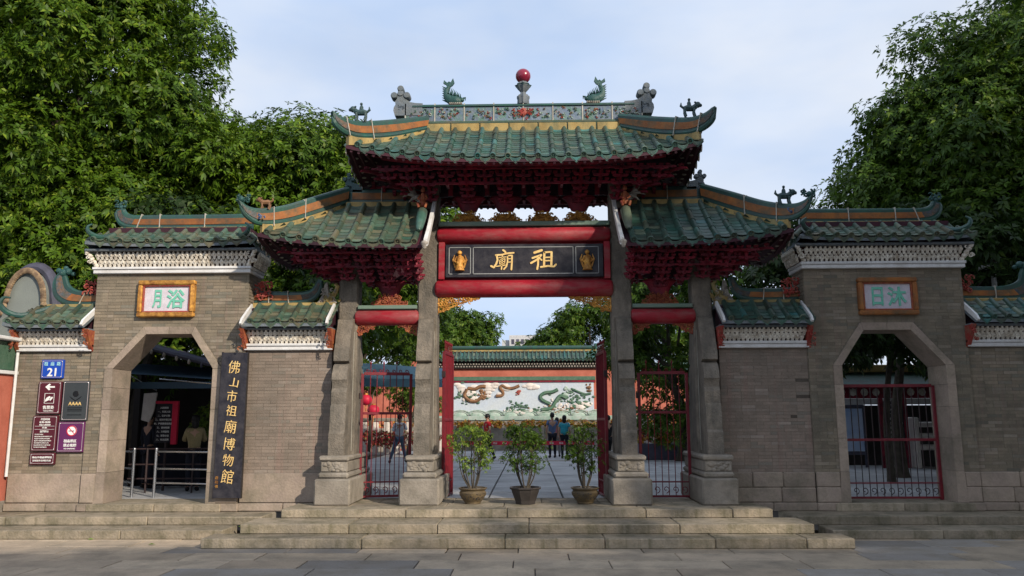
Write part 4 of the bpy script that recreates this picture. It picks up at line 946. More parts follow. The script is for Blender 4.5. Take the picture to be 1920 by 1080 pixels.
def lion(x, y, z, s, label, m, rider=True, sc=1.0):
    T = Matrix.Translation((x, y, z)) @ Matrix.Diagonal((s * sc, sc, sc, 1))
    t = thing('ridge_lion', label, 'roof figure', (x, y, z), 'small lions on the corner ridges')
    mb = MB(True).tube([(-.13, 0, .16), (-.06, 0, .17), (.04, 0, .165), (.10, 0, .20)], [.045, .065, .06, .05], 8)
    mb.v = [tuple(T @ Vector(p)) for p in mb.v]
    for dx in (-.10, .07):
        for d in (-.035, .035): mb.tube([(dx, d, .15), (dx - .01, d, .08), (dx + .012, d, 0)], [.03, .022, .022], 6, mx=T)
    mb.tube([(-.13, 0, .17), (-.18, 0, .22), (-.17, 0, .28)], [.02, .025, .008], 6, mx=T)
    obj('body', mb, M[m], t)
    hd = MB(True).ball((.14, 0, .235), .06, 9, 7, mx=T).ball((.19, 0, .225), .035, 8, 5, mx=T)
    for k in range(8): hd.ball((.11 + .03 * cos(k * .8), .03 * (k % 3 - 1), .235 + .055 * sin(k * .8)), .022, 6, 4, mx=T)
    obj('head', hd, M[m], t)
    if rider:
        obj('rider', MB(True).tube([(-.02, 0, .2), (-.025, 0, .27), (-.02, 0, .31)], [.04, .038, .02], 7, mx=T).ball((-.018, 0, .34), .028, 8, 6, mx=T), M[m], t)
lion(-3.10, 14.44, 7.60, -1, 'dark lion with a rider on the left corner ridge of the main roof', 'figure'); lion(3.16, 14.42, 7.60, 1, 'dark lion with a rider on the right corner ridge of the main roof', 'figure')
lion(-4.86, 14.50, 5.90, -1, 'brown lion on the corner ridge of the left side roof', 'mbrown', False, .8); lion(4.86, 14.50, 5.90, 1, 'dark lion with a rider on the corner ridge of the right side roof', 'figure', True, 1.0)
for s in (-1, 1):
    mb = MB(True); scrolls(mb, lambda a, b: True, s * 5.18, 6.04, .24, .12, 14.22, 14, .02, 8, (.02, .04)); mb.ball((s * 5.2, 14.2, 6.02), .05, 8, 6)
    tag(obj('horn_ornament', mb, M['figgreen']), f'green curled ornament on the horn tip of the {("left", "right")[s > 0]} side roof', 'roof figure', 'green ornaments on the side roof horns')

# ---- name board
t = thing('name_board', 'black name board with two gilt characters between the red beams of the archway', 'sign board', (0, 15.6, 4.75))
obj('board', MB(True).cbox(-1.575, 1.575, 15.60, 15.70, 4.765, 5.44, .015), M['lacquer'], t)
fb = MB()
for a, b, c, d in ((-1.50, -1.06, 4.83, 5.38), (-1.02, .98, 4.83, 5.38), (1.02, 1.48, 4.83, 5.38)):
    for x0, x1, z0, z1 in ((a, b, c, c + .014), (a, b, d - .014, d), (a, a + .014, c, d), (b - .014, b, c, d)): fb.box(x0, x1, 15.588, 15.601, z0, z1)
obj('frame_lines', fb, M['line'], t)
def strokes(S, nm):
    mb = MB(True)
    for pts, w in S:
        P = [((px / 13.714 + 910 - 981) * .0106, 0, 5.42 - (py / 13.714 + 465 - 464) * .0107) for px, py in pts]
        rr = w / 13.714 * .0106 / 2
        P = [(2 * P[0][0] - P[0][0] * 1, 0, P[0][2])] + P[1:]
        for (a, b) in zip(P, P[1:]):
            A_, B_ = Vector(a), Vector(b); d = (B_ - A_).normalized(); nrm = Vector((-d.z, 0, d.x)) * rr; th = 15.585
            q = [A_ + nrm, B_ + nrm, B_ - nrm, A_ - nrm]; mb.add([(v.x, 15.602, v.z) for v in q] + [(v.x, th, v.z) for v in q], [(4, 5, 6, 7), (0, 1, 5, 4), (1, 2, 6, 5), (2, 3, 7, 6), (3, 0, 4, 7)])
        for k, a in enumerate(P): mb.add([(a[0] + rr * cos(u * pi / 5), 15.602, a[2] + rr * sin(u * pi / 5)) for u in range(10)] + [(a[0] + rr * cos(u * pi / 5), 15.5845 - .0006 * k, a[2] + rr * sin(u * pi / 5)) for u in range(10)], [tuple(range(10, 20))] + [(u, (u + 1) % 10, 10 + (u + 1) % 10, 10 + u) for u in range(10)])
    obj('character', mb, M['goldtext'], t)
strokes([([(435, 125), (470, 150), (500, 190)], 50), ([(245, 252), (400, 243), (560, 205), (705, 195)], 42), ([(270, 262), (292, 380), (255, 480), (195, 572), (125, 535)], 48),
         ([(325, 318), (505, 300)], 24), ([(352, 365), (345, 480)], 24), ([(482, 352), (472, 478)], 24), ([(350, 366), (482, 352)], 24), ([(350, 428), (478, 418)], 22), ([(348, 484), (475, 474)], 24), ([(415, 275), (405, 450), (390, 618)], 34), ([(262, 545), (492, 512)], 26),
         ([(547, 272), (547, 420), (522, 540), (455, 618)], 38), ([(547, 268), (665, 262)], 34), ([(662, 265), (658, 450), (645, 628)], 44), ([(560, 352), (650, 345)], 24), ([(560, 438), (650, 430)], 24)], 'miao')
strokes([([(1240, 195), (1425, 135)], 62), ([(1190, 335), (1415, 258)], 50), ([(1400, 275), (1300, 380), (1150, 465)], 50), ([(1335, 375), (1330, 500), (1308, 622)], 48), ([(1372, 345), (1425, 390)], 38),
         ([(1495, 200), (1482, 540)], 55), ([(1500, 192), (1600, 182), (1680, 182)], 46), ([(1680, 190), (1670, 530)], 55), ([(1500, 322), (1660, 318)], 34), ([(1500, 408), (1660, 404)], 34), ([(1400, 568), (1590, 542), (1735, 560), (1790, 505)], 46)], 'zu')
for x in (-1.28, 1.25):
    mb = MB(True).tube([(x, 15.56, 4.90), (x, 15.56, 5.02), (x + .01, 15.55, 5.14), (x, 15.56, 5.20)], [.10, .07, .08, .035], 10, flat=.9).ball((x, 15.55, 5.255), .048, 8, 6)
    for s in (-1, 1): mb.tube([(x + s * .05, 15.56, 5.18), (x + s * .10, 15.54, 5.08), (x + s * .04, 15.52, 5.04)], .022, 6); mb.tube([(x + s * .08, 15.57, 4.96), (x + s * .13, 15.57, 5.12), (x + s * .10, 15.57, 5.22)], [.02, .025, .008], 5)
    mb.ball((x - .03, 15.53, 5.05), .05, 7, 5).ball((x + .04, 15.53, 4.95), .045, 7, 5); obj('gilt_figure', mb, M['gold'], t)
# ---- small plaques on the towers
for s, chars, side, meaning in ((-1, ('月', '浴'), 'left', ''), (1, ('日', '沐'), 'right', '')):
    cx, cz = (-6.985, 4.335) if s < 0 else (6.955, 4.29); w, h = .56, .36
    t = thing('wall_plaque', f'framed pale plaque with two green characters above the {side} doorway' + (', bright gilt frame' if s < 0 else ', dull orange frame'), 'plaque', (cx, 15.3, cz - h))
    mm = M['gold'] if s < 0 else M['orange']
    for (x0, x1, z0, z1) in ((-w, w, h - .09, h), (-w, w, -h, -h + .09), (-w, -w + .09, -h + .09, h - .09), (w - .09, w, -h + .09, h - .09)):
        obj('frame', MB(True).cbox(cx + x0, cx + x1, 15.235, 15.36, cz + z0, cz + z1, .02), mm, t)
    for (x0, x1, z0, z1) in ((-w + .09, w - .09, h - .12, h - .09), (-w + .09, w - .09, -h + .09, -h + .12), (-w + .09, -w + .12, -h + .12, h - .12), (w - .12, w - .09, -h + .12, h - .12)):
        obj('inner_frame', MB(True).cbox(cx + x0, cx + x1, 15.27, 15.355, cz + z0, cz + z1, .006), M['redcarve'] if s < 0 else M['orangecarve'], t)
    obj('panel', MB().box(cx - w + .1, cx + w - .1, 15.31, 15.35, cz - h + .1, cz + h - .1), M['plaster'], t)
    letters(chars[0], M['jade'], t, cx - .19, 15.30, cz, w=.17 if s < 0 else .21, h=.36, bold=.02); letters(chars[1], M['jade'], t, cx + .18, 15.30, cz, w=.36, h=.37, bold=.02)
# ---- long vertical name sign
t = thing('vertical_sign', 'tall black board with eight gilt characters leaning beside the left doorway', 'sign board', (-5.56, 15.25, .57))
obj('board', MB(True).prism([(-5.83, .56), (-5.305, .56), (-5.30, 3.27), (-5.79, 3.27)], 15.20, 15.26), M['lacquer'], t)
obj('board_edge', MB().prism([(-5.845, .55), (-5.82, .55), (-5.78, 3.28), (-5.805, 3.28)], 15.205, 15.27).prism([(-5.32, .55), (-5.295, .55), (-5.29, 3.28), (-5.315, 3.28)], 15.205, 15.27), M['darkwood'], t)
for ch, z, w, h, dx in (('佛', 2.99, .27, .27, .01), ('山', 2.70, .22, .19, .02), ('市', 2.44, .22, .24, 0), ('祖', 2.17, .25, .22, 0), ('廟', 1.87, .26, .27, 0), ('博', 1.55, .27, .25, -.01), ('物', 1.25, .24, .24, -.01), ('館', .95, .27, .28, -.01)):
    letters(ch, M['goldtext'], t, -5.56 + dx, 15.196, z, w=w * .88, h=h * .88, bold=-.004, name='character', shear=.2)
for ch, z in (('启', .93), ('功', .85), ('书', .77)): letters(ch, M['gold'], t, -5.77, 15.197, z, h=.06, name='signature', shear=.15)
# ---- signs on the left outer wall
YS = 15.34
def sign(nm, label, x0, x1, z0, z1, m, rim=True, rimm='signrim', cat='sign'):
    t = thing(nm, label, cat, ((x0 + x1) / 2, YS, z0))
    obj('board', MB(True).cbox(x0, x1, YS - .012, YS + .05, z0, z1, .008), M[m], t)
    if rim:
        mb = MB()
        for a, b, c, d in ((x0 + .02, x1 - .02, z0 + .02, z0 + .028), (x0 + .02, x1 - .02, z1 - .028, z1 - .02), (x0 + .02, x0 + .028, z0 + .028, z1 - .028), (x1 - .028, x1 - .02, z0 + .028, z1 - .028)): mb.box(a, b, YS - .0155, YS - .011, c, d)
        obj('rim', mb, M[rimm], t)
    for a in (x0 + .035, x1 - .035):
        for c in (z0 + .035, z1 - .035): obj('screw', MB(True).lathe([(.009, 0), (.009, .003), (.005, .006)], 8, Matrix.Translation((a, YS - .014, c)) @ Matrix.Rotation(pi / 2, 4, 'X')), M['steel'], t)
    return t
Wm, YT = M['signwhite'], YS - .016
t = sign('house_number_plate', 'blue street number plate reading 21 above the maroon signs', -9.36, -8.93, 2.80, 3.16, 'bluesign', cat='number plate')
for k, ch in enumerate('祖庙路'): letters(ch, M['signcyan'], t, -9.27 + .125 * k, YT, 3.08, h=.075, bold=.01)
letters('21', Wm, t, -9.145, YT, 2.92, h=.16, bold=.02)
t = sign('ticket_sign', 'maroon sign with a white left arrow and ticket office symbol', -9.38, -8.93, 2.12, 2.74, 'maroon')
obj('arrow', MB().prism([(-9.245, 2.635), (-9.17, 2.70), (-9.14, 2.68), (-9.175, 2.65), (-9.06, 2.65), (-9.06, 2.62), (-9.175, 2.62), (-9.14, 2.59), (-9.17, 2.57)], YT, YS - .011), Wm, t)
mb = MB()
for a, b, c, d in ((-9.245, -9.055, 2.32, 2.327), (-9.245, -9.055, 2.508, 2.515), (-9.245, -9.238, 2.327, 2.508), (-9.062, -9.055, 2.327, 2.508)): mb.box(a, b, YT, YS - .011, c, d)
mb.prism([(-9.23, 2.38), (-9.20, 2.43), (-9.15, 2.46), (-9.12, 2.44), (-9.15, 2.41), (-9.16, 2.38), (-9.19, 2.37), (-9.22, 2.35)], YT, YS - .011).prism([(-9.15, 2.39), (-9.10, 2.45), (-9.075, 2.43), (-9.125, 2.37)], YT - .001, YS - .011)
obj('hand_symbol', mb, Wm, t); letters('售票处', Wm, t, -9.15, YT, 2.245, h=.07, bold=.01); letters('Ticket Office', Wm, t, -9.15, YT, 2.18, h=.026)
t = sign('rating_plaque', 'dark grey plaque with a black emblem and gold letters', -8.90, -8.38, 1.99, 2.75, 'slate', rimm='signrim', cat='plaque')
mb = MB().prism([(-8.76, 2.46), (-8.64, 2.38), (-8.52, 2.46), (-8.56, 2.41), (-8.64, 2.36), (-8.72, 2.41)], YT, YS - .01)
mb.lathe([(.055, -.003), (.06, 0), (.055, .003)], 16, Matrix.Translation((-8.64, YS - .013, 2.50)) @ Matrix.Rotation(pi / 2, 4, 'X'))
for k in range(3): mb.box(-8.78, -8.50, YT, YS - .011, 2.23 - .03 * k, 2.243 - .03 * k)
mb.box(-8.78, -8.50, YT, YS - .011, 2.095, 2.108)
obj('emblem', mb, M['slatemark'], t); letters('AAAA', M['goldtext'], t, -8.64, YT, 2.315, h=.065, bold=.005)
t = sign('hours_sign', 'maroon sign with lines of small white text, below the ticket sign', -9.43, -8.95, 1.42, 2.09, 'maroon')
for txt, z, h in (('开放时间', 2.02, .042), ('8:30-18:00', 1.965, .035), ('停止入场时间', 1.915, .034), ('17:30', 1.86, .030), ('温馨提示', 1.79, .040)): letters(txt, Wm, t, -9.19, YT, z, h=h, bold=.01)
mb = MB().box(-9.38, -9.0, YT, YS - .011, 1.888, 1.892).box(-9.38, -9.0, YT, YS - .011, 1.828, 1.832); obj('rules', mb, Wm, t)
for k, w in enumerate((.16, .34, .30, .33, .28, .32, .25)): letters(('参观须知', '请凭有效门票依次检票入场', '请爱护文物及公共设施', '馆内严禁吸烟及使用明火', '请勿携带宠物入内', '请看管好老人和小孩', '祝您参观愉快')[k], Wm, t, -9.38 + w / 2 + .01, YT, 1.735 - .04 * k, w=w, h=.022, res=2)
t = sign('no_smoking_sign', 'purple no smoking sign with a red and white roundel', -8.93, -8.42, 1.40, 1.97, 'purple')
Rt = Matrix.Translation((-8.66, YS - .014, 1.80)) @ Matrix.Rotation(pi / 2, 4, 'X')
obj('roundel', MB().lathe([(.10, -.003), (.10, .002)], 24, Rt), M['signwhite'], t)
mb = MB(); n = 28
mb.add([((.10 if j else .08) * cos(2 * pi * k / n) - 8.66, YS - .0175, (.10 if j else .08) * sin(2 * pi * k / n) + 1.80) for k in range(n) for j in (0, 1)], [(2 * k, 2 * k + 1, (2 * k + 3) % (2 * n), (2 * k + 2) % (2 * n)) for k in range(n)])
mb.prism([(-8.73, 1.86), (-8.72, 1.87), (-8.59, 1.74), (-8.60, 1.73)], YS - .0185, YS - .017); obj('red_ring', mb, M['signred'], t)
obj('cigarette', MB().box(-8.72, -8.61, YS - .0172, YS - .0165, 1.79, 1.805), M['slatemark'], t)
letters('祖庙景区', Wm, t, -8.675, YT, 1.61, h=.06, bold=.015); letters('禁止吸烟', Wm, t, -8.675, YT, 1.53, h=.06, bold=.015); letters('NO SMOKING', Wm, t, -8.675, YT, 1.465, h=.024)
t = sign('enquiry_sign', 'small maroon sign with two lines of text, lowest of the wall signs', -9.43, -8.95, 1.17, 1.39, 'maroon')
letters('佛山市祖庙博物馆', Wm, t, -9.19, YT, 1.305, w=.38, h=.04, bold=.01); letters('咨询投诉请到票务处', Wm, t, -9.19, YT, 1.245, w=.36, h=.036)

# ---- iron gates
def rings(mb, x0, x1, z, r, n, y=0, rt=.008):
    for k in range(n):
        cx = x0 + (x1 - x0) * (k + .5) / n; mb.tube([(cx + r * (1 - .09 * j) * cos(.7 * j - 1.5), y, z + r * (1 - .09 * j) * sin(.7 * j - 1.5)) for j in range(11)], rt, 5)
def gate(label, loc, rz, w, h, mid, upper, lower, dark=False, spikes=.26, group=None, legs=True, flip=1, sheet=False):
    t = thing('iron_gate', label, 'gate', loc, group, rz); T = Matrix.Translation(loc) @ Matrix.Rotation(rz, 4, 'Z') @ Matrix.Diagonal((flip, 1, 1, 1))
    bm_ = M['ironblack'] if dark else M['iron']; f = .028
    for (a, b, c, d) in ((0, 2 * f, 0, h), (w - 2 * f, w, 0, h)): obj('stile', MB(True).cbox(a, b, -f, f, c, d, .004, T), M['iron'], t)
    for z, th in ((.02, .02), (.30, .012), (mid, .025), (h - .03, .03)): obj('rail', MB(True).cbox(2 * f + .001, w - 2 * f - .001, -f * .8, f * .8, z, z + 2 * th, .003, T), M['iron'], t)
    for k in range(upper):
        x = 2 * f + (w - 4 * f) * (k + 1) / (upper + 1)
        mb = MB(True).tube([(x, 0, mid), (x, 0, h + (spikes if k % 2 == 0 else 0) * .75)], .0095, 6, mx=T)
        if k % 2 == 0 and spikes: mb.tube([(x, 0, h + spikes * .7), (x, 0, h + spikes * .8), (x, 0, h + spikes)], [.010, .022, .002], 6, mx=T)
        obj('bar', mb, bm_, t)
    for k in range(lower):
        x = 2 * f + (w - 4 * f) * (k + 1) / (lower + 1); obj('bar', MB(True).tube([(x, 0, .05), (x, 0, mid)], .0085, 6, mx=T), bm_, t)
    for z_, r_, n_ in ((.17, .075, max(3, round((w - .1) / .17))), (h + .05, .045, max(4, round((w - .1) / .14)) if spikes else 0)):
        for k in range(n_):
            sc_ = MB(True); x_ = 2 * f + (w - 4 * f) * (k + .5) / n_; rings(sc_, x_ - .01, x_ + .01, z_, r_, 1)
            sc_.v = [tuple(T @ Vector(p)) for p in sc_.v]; obj('scroll', sc_, bm_, t)
    if legs: obj('hinge', MB(True).cbox(-.03, .03, -.035, .035, .2, .32, .004, T).cbox(-.03, .03, -.035, .035, h - .5, h - .38, .004, T), M['ironblack'], t)
    return t
gate('red iron gate leaf standing ajar in the left side opening', (-3.27, 15.98, .47), radians(14), 1.02, 2.43, 1.62, 6, 9)
gate('closed red iron gate leaf in the right side opening', (2.22, 15.98, .47), 0, 1.0, 2.42, 1.62, 6, 6)
gate('tall red iron gate leaf folded back on the left of the central opening', (-1.62, 15.98, .46), radians(85), .98, 2.86, 1.5, 11, 13)
gate('tall red iron gate leaf folded back on the right of the central opening', (1.60, 15.98, .46), radians(95), .98, 2.86, 1.5, 11, 13)
gate('closed gate of dark bars with red rails in the right octagonal doorway', (6.01, 15.86, .45), 0, 1.95, 2.16, 1.10, 13, 13, dark=True, spikes=0)
# ================================================================ trees
def leaf_mesh(name, cents, rads, n_per, leaf, m, seed, nl=7, flat=.75, droop=.35, width=.36):
    """crown: rosettes of long leaves spread through overlapping clumps"""
    g = np.random.default_rng(seed); cents = np.asarray(cents, float); rads = np.asarray(rads, float)
    cnt = np.maximum(4, (n_per * rads ** 2).astype(int)); ci = np.repeat(np.arange(len(cents)), cnt); n = len(ci)
    d = g.normal(size=(n, 3)); d[:, 2] = d[:, 2] * .9 + .25; d /= np.linalg.norm(d, axis=1)[:, None]
    rr = rads[ci] * (.55 + .5 * g.random(n)); P = cents[ci] + d * rr[:, None] * np.array([1, 1, flat])
    ax = d + np.array([0, 0, .35]) + g.normal(size=(n, 3)) * .35; ax /= np.linalg.norm(ax, axis=1)[:, None]
    t = np.cross(ax, g.normal(size=(n, 3))); t /= np.linalg.norm(t, axis=1)[:, None]; b = np.cross(ax, t)
    ph = (np.arange(nl) / nl * 2 * pi)[None, :] + g.random((n, 1)) * 6.28 + g.normal(size=(n, nl)) * .25
    D = t[:, None] * np.cos(ph)[..., None] + b[:, None] * np.sin(ph)[..., None] + ax[:, None] * (.25 + .5 * g.random((n, nl)))[..., None]
    D[..., 2] -= droop * g.random((n, nl)); D /= np.linalg.norm(D, axis=2)[..., None]
    L = leaf * (.7 + .6 * g.random((n, nl)))
    S = np.cross(D, ax[:, None]); S /= np.linalg.norm(S, axis=2)[..., None] + 1e-9
    base = P[:, None] + D * (L * .08)[..., None]; mid = P[:, None] + D * (L * .5)[..., None]; tip = P[:, None] + D * L[..., None]; tip[..., 2] -= L * .22
    w = (L * width / 2)[..., None]; V = np.stack([base, mid + S * w, tip, mid - S * w], axis=2).reshape(-1, 3).astype(np.float32)
    nf = len(V) // 4; me = bpy.data.meshes.new(name)
    me.vertices.add(len(V)); me.vertices.foreach_set('co', V.ravel()); me.loops.add(nf * 4); me.polygons.add(nf)
    me.loops.foreach_set('vertex_index', np.arange(nf * 4, dtype=np.int32)); me.polygons.foreach_set('loop_start', np.arange(0, nf * 4, 4, dtype=np.int32)); me.polygons.foreach_set('loop_total', np.full(nf, 4, dtype=np.int32))
    me.update(calc_edges=True); me.materials.append(m); return me
def clumps(c, r, n, seed, cr=(1.0, 1.6), inner=.5):
    q = random.Random(seed); cs, rs = [], []
    while len(cs) < n:
        p = Vector((q.gauss(0, 1), q.gauss(0, 1), q.gauss(0, 1))).normalized(); k = q.uniform(inner, 1.0) ** .7
        cs.append((c[0] + p.x * r[0] * k, c[1] + p.y * r[1] * k, c[2] + p.z * r[2] * k)); rs.append(q.uniform(*cr))
    return cs, rs
def tree(label, x, y, h0, crowns, m, seed, leaf=.26, n_per=30, group=None, tr=.28, cr=(1.0, 1.6), name='broadleaf_tree', lean=(0, 0), flat=.75, limbs=9, inner=.5):
    t = thing(name, label, 'tree', (x, y, .4), group); q = random.Random(seed); cs, rs = [], []
    for (c, r, n) in crowns:
        a, b = clumps(c, r, n, seed + len(cs), cr, inner); cs += a; rs += b
    c0 = crowns[0][0]; zt = c0[2] - crowns[0][1][2] * .25
    tp = spline([(x, y, .3), (x + q.uniform(-.2, .2), y, .4 + (zt - .4) * .4), (c0[0] * .5 + x * .5, (c0[1] + y) / 2, .4 + (zt - .4) * .75), (c0[0], c0[1], zt), (c0[0], c0[1], c0[2] + crowns[0][1][2] * .5)], 4)
    obj('trunk', MB(True).tube(tp, [tr * (1.25 if k == 0 else 1 - .8 * k / len(tp)) for k in range(len(tp))], 9), M['bark'], t)
    lb = MB(True)
    for k in range(limbs):
        e = Vector(cs[q.randrange(len(cs))]); s = tp[min(len(tp) - 2, int(len(tp) * q.uniform(.4, .8)))]; md = s.lerp(e, .5) + Vector((0, 0, .25))
        pts = spline([s, md, e], 4); lb.tube(pts, [tr * .38 * (1 - .85 * j / len(pts)) for j in range(len(pts))], 6)
    obj('limbs', lb, M['bark'], t)
    obj('crown', leaf_mesh('crown', cs, rs, n_per, leaf, M[m], seed, flat=flat), None, t); return t
tree('huge leafy tree filling the upper left behind the left tower', -13.0, 21.5, 0, [((-13.9, 22, 11.5), (4.7, 3.6, 7.6), 200), ((-9.8, 22.3, 9.2), (1.8, 2, 2.4), 26), ((-10.6, 21.5, 5.6), (3.8, 2.5, 2.6), 44)], 'leaf', 11, leaf=.18, n_per=120, tr=.42, limbs=14)
tree('dark broad tree at the far left edge behind the grey gable', -18.5, 20.5, 0, [((-17.8, 20.5, 9.0), (4.4, 3.0, 6.5), 100)], 'leaf_dark', 12, leaf=0.22, n_per=80, tr=.4)
tree('bright green mid-height tree between the left tower and the main roof', -7.0, 24, 0, [((-7.6, 24.3, 8.4), (2.7, 2.4, 3.0), 64), ((-5.2, 24, 7.4), (2.3, 2.0, 2.7), 56)], 'leaf', 13, leaf=0.19, n_per=110, tr=.25)
tree('slender dark tree close behind the left tower roof', -9.6, 20.0, 0, [((-9.2, 20.2, 5.8), (2.0, 1.2, 1.8), 24), ((-7.2, 20.2, 5.4), (2.0, 1.1, 1.6), 18)], 'leaf_dark', 14, leaf=0.2, n_per=80, tr=.16, cr=(.6, 1.0))
tree('leafy tree showing between the left outer pillar and the left tower', -5.4, 20.5, 0, [((-5.3, 20.4, 4.7), (1.5, .9, 1.3), 18)], 'leaf', 24, leaf=0.18, n_per=110, tr=.10, cr=(.5, .8))
tree('huge dark tree filling the upper right behind the right tower', 15.2, 22.5, 0, [((17.6, 22.5, 8.6), (6.8, 3.6, 6.9), 250), ((17.0, 22.5, 11.6), (3.2, 2.6, 2.6), 80), ((12.9, 22.4, 9.8), (2.0, 2, 1.8), 30), ((12.6, 22.3, 8.0), (3.0, 2.6, 3.4), 60)], 'leaf_mid', 15, leaf=.18, n_per=130, tr=.42, limbs=14)
tree('dense dark tree at the right edge behind the low wall', 20.5, 21, 0, [((20, 21, 7.5), (4.5, 3.0, 6.8), 70)], 'leaf_dark', 16, leaf=0.22, n_per=80, tr=.4)
tree('dark underwood tree close behind the right tower roof', 9.8, 19.2, 0, [((10.4, 19.6, 5.3), (2.6, 1.3, 2.0), 32), ((7.2, 19.6, 4.8), (1.8, 1.0, 1.6), 16)], 'leaf_dark', 17, leaf=0.2, n_per=90, tr=.16, cr=(.6, 1.0))
tree('small sparse tree top above the right side roof horn', 8.2, 24.5, 0, [((8.3, 24.5, 7.6), (1.1, 1.0, 1.3), 12)], 'leaf_dark', 18, leaf=0.22, n_per=60, tr=.12, cr=(.4, .7))
tree('round green tree left of the gap above the dragon wall', -5.8, 60, 0, [((-6.4, 60, 7.2), (4.6, 3, 3.8), 80)], 'leaf_mid', 19, leaf=0.28, n_per=60, tr=.3, cr=(.9, 1.4))
tree('pointed green tree right of the gap above the dragon wall', 4.2, 60, 0, [((4.6, 60, 7.0), (3.8, 3, 4.0), 70), ((1.4, 61, 6.4), (2.2, 2, 1.9), 20), ((9.6, 60, 7.4), (3.6, 3, 4.4), 50)], 'leaf_mid', 20, leaf=0.28, n_per=60, tr=.3, cr=(.9, 1.4))
tree('dark tree behind the blue canopy in the left side opening', -7.2, 33, 0, [((-6.8, 33, 6.0), (3.4, 2.2, 3.4), 60)], 'leaf_mid', 21, leaf=0.22, n_per=80, tr=.2, cr=(.7, 1.1))
tree('dark green tree behind the gate of the right side opening', 5.6, 30, 0, [((5.3, 30, 5.0), (2.2, 2.0, 3.6), 54)], 'leaf_mid', 22, leaf=0.22, n_per=80, tr=.2, cr=(.7, 1.1))
tree('twisted pale-leaved tree at the right of the side opening', 7.0, 25, 0, [((7.0, 25, 6.2), (1.9, 1.3, 2.2), 26)], 'leaf_mid', 23, leaf=.28, n_per=44, tr=.14, cr=(.5, .9))
tree('tree shading the ticket yard behind the left doorway', -9.0, 25.5, 0, [((-9.8, 25.5, 5.6), (3.6, 1.6, 2.4), 46)], 'leaf_dark', 25, leaf=0.2, n_per=70, tr=.36, cr=(.8, 1.2))
for i, (x, y, r) in enumerate(((8.9, 20.2, .10), (9.8, 21.6, .17), (10.9, 20.9, .09), (11.8, 22.4, .13))):
    tree('dense dark shrubbery hanging over the yard behind the right doorway', 12.5, 24.2, 0, [((11.6, 24.0, 4.6), (3.0, 1.0, 1.1), 34)], 'leaf_dark', 48, leaf=.2, n_per=80, tr=.12, cr=(.5, .8)) if i == 0 else None
    tree(f'dark trunked tree seen through the right doorway, {("leftmost", "the thickest trunk", "third from left", "rightmost")[i]}', x, y, 0, [((x + .3, y, 4.4), (1.0, .7, .8), 9)], 'leaf_dark', 40 + i, leaf=.22, n_per=40, tr=r, cr=(.4, .6), limbs=4)
# street trees behind and beside the photographer: their crowns shade the pavement, the steps and the right half
src = None
def street_tree(x, y, zc, rx, rz_, label, seed):
    t = thing('street_tree', label, 'tree', (x, y, 0), 'street trees across the pavement'); 
    obj('trunk', MB(True).tube([(x, y, 0), (x + .1, y, zc * .4), (x, y, zc)], [.38, .3, .16], 9), M['bark'], t)
    cs, rs = clumps((x, y, zc), (rx, rx * .8, rz_), int(26 + rx * 9), seed, (1.1, 1.7), .2)
    obj('crown', leaf_mesh('crown', cs, rs, 26, .42, M['leaf_mid'], seed), None, t)
STREET = [(2.5, -5.0, 8.2, 4.2, 3.0), (9.5, -5.2, 8.4, 4.4, 3.0), (16.5, -5.0, 8.8, 4.4, 3.0), (23.5, -4.2, 9.4, 4.6, 3.6), (17.2, 4.0, 10.4, 4.4, 6.4), (21.6, 2.6, 11.6, 4.6, 6.4), (24.2, 5.0, 10.4, 5.4, 6.6), (31, 2, 12, 5.5, 6.5)]
for i, (x, y, zc, rx, rz_) in enumerate(STREET):
    street_tree(x, y, zc, rx, rz_, 'tall street tree across the pavement facing the gate, ' + ('first', 'second', 'third', 'fourth', 'fifth', 'sixth', 'seventh', 'eighth')[i] + ' from the left', 60 + i)

street_tree(14.0, 8.6, 13.4, 4.2, 2.4, 'unseen spreading street tree added to darken the right half, nearest the archway', 72)  # overhead crown out of view, added to block sun and sky
street_tree(19.5, 9.0, 12.6, 4.6, 2.8, 'unseen spreading street tree added to darken the right half, near the right tower', 73)  # another unseen crown, added to cut skylight on the right side
street_tree(16.6, 4.6, 12.8, 4.4, 3.0, 'unseen wide crowned street tree added to darken the right half, high over the steps', 71)  # crown added above the frame to dim the right half
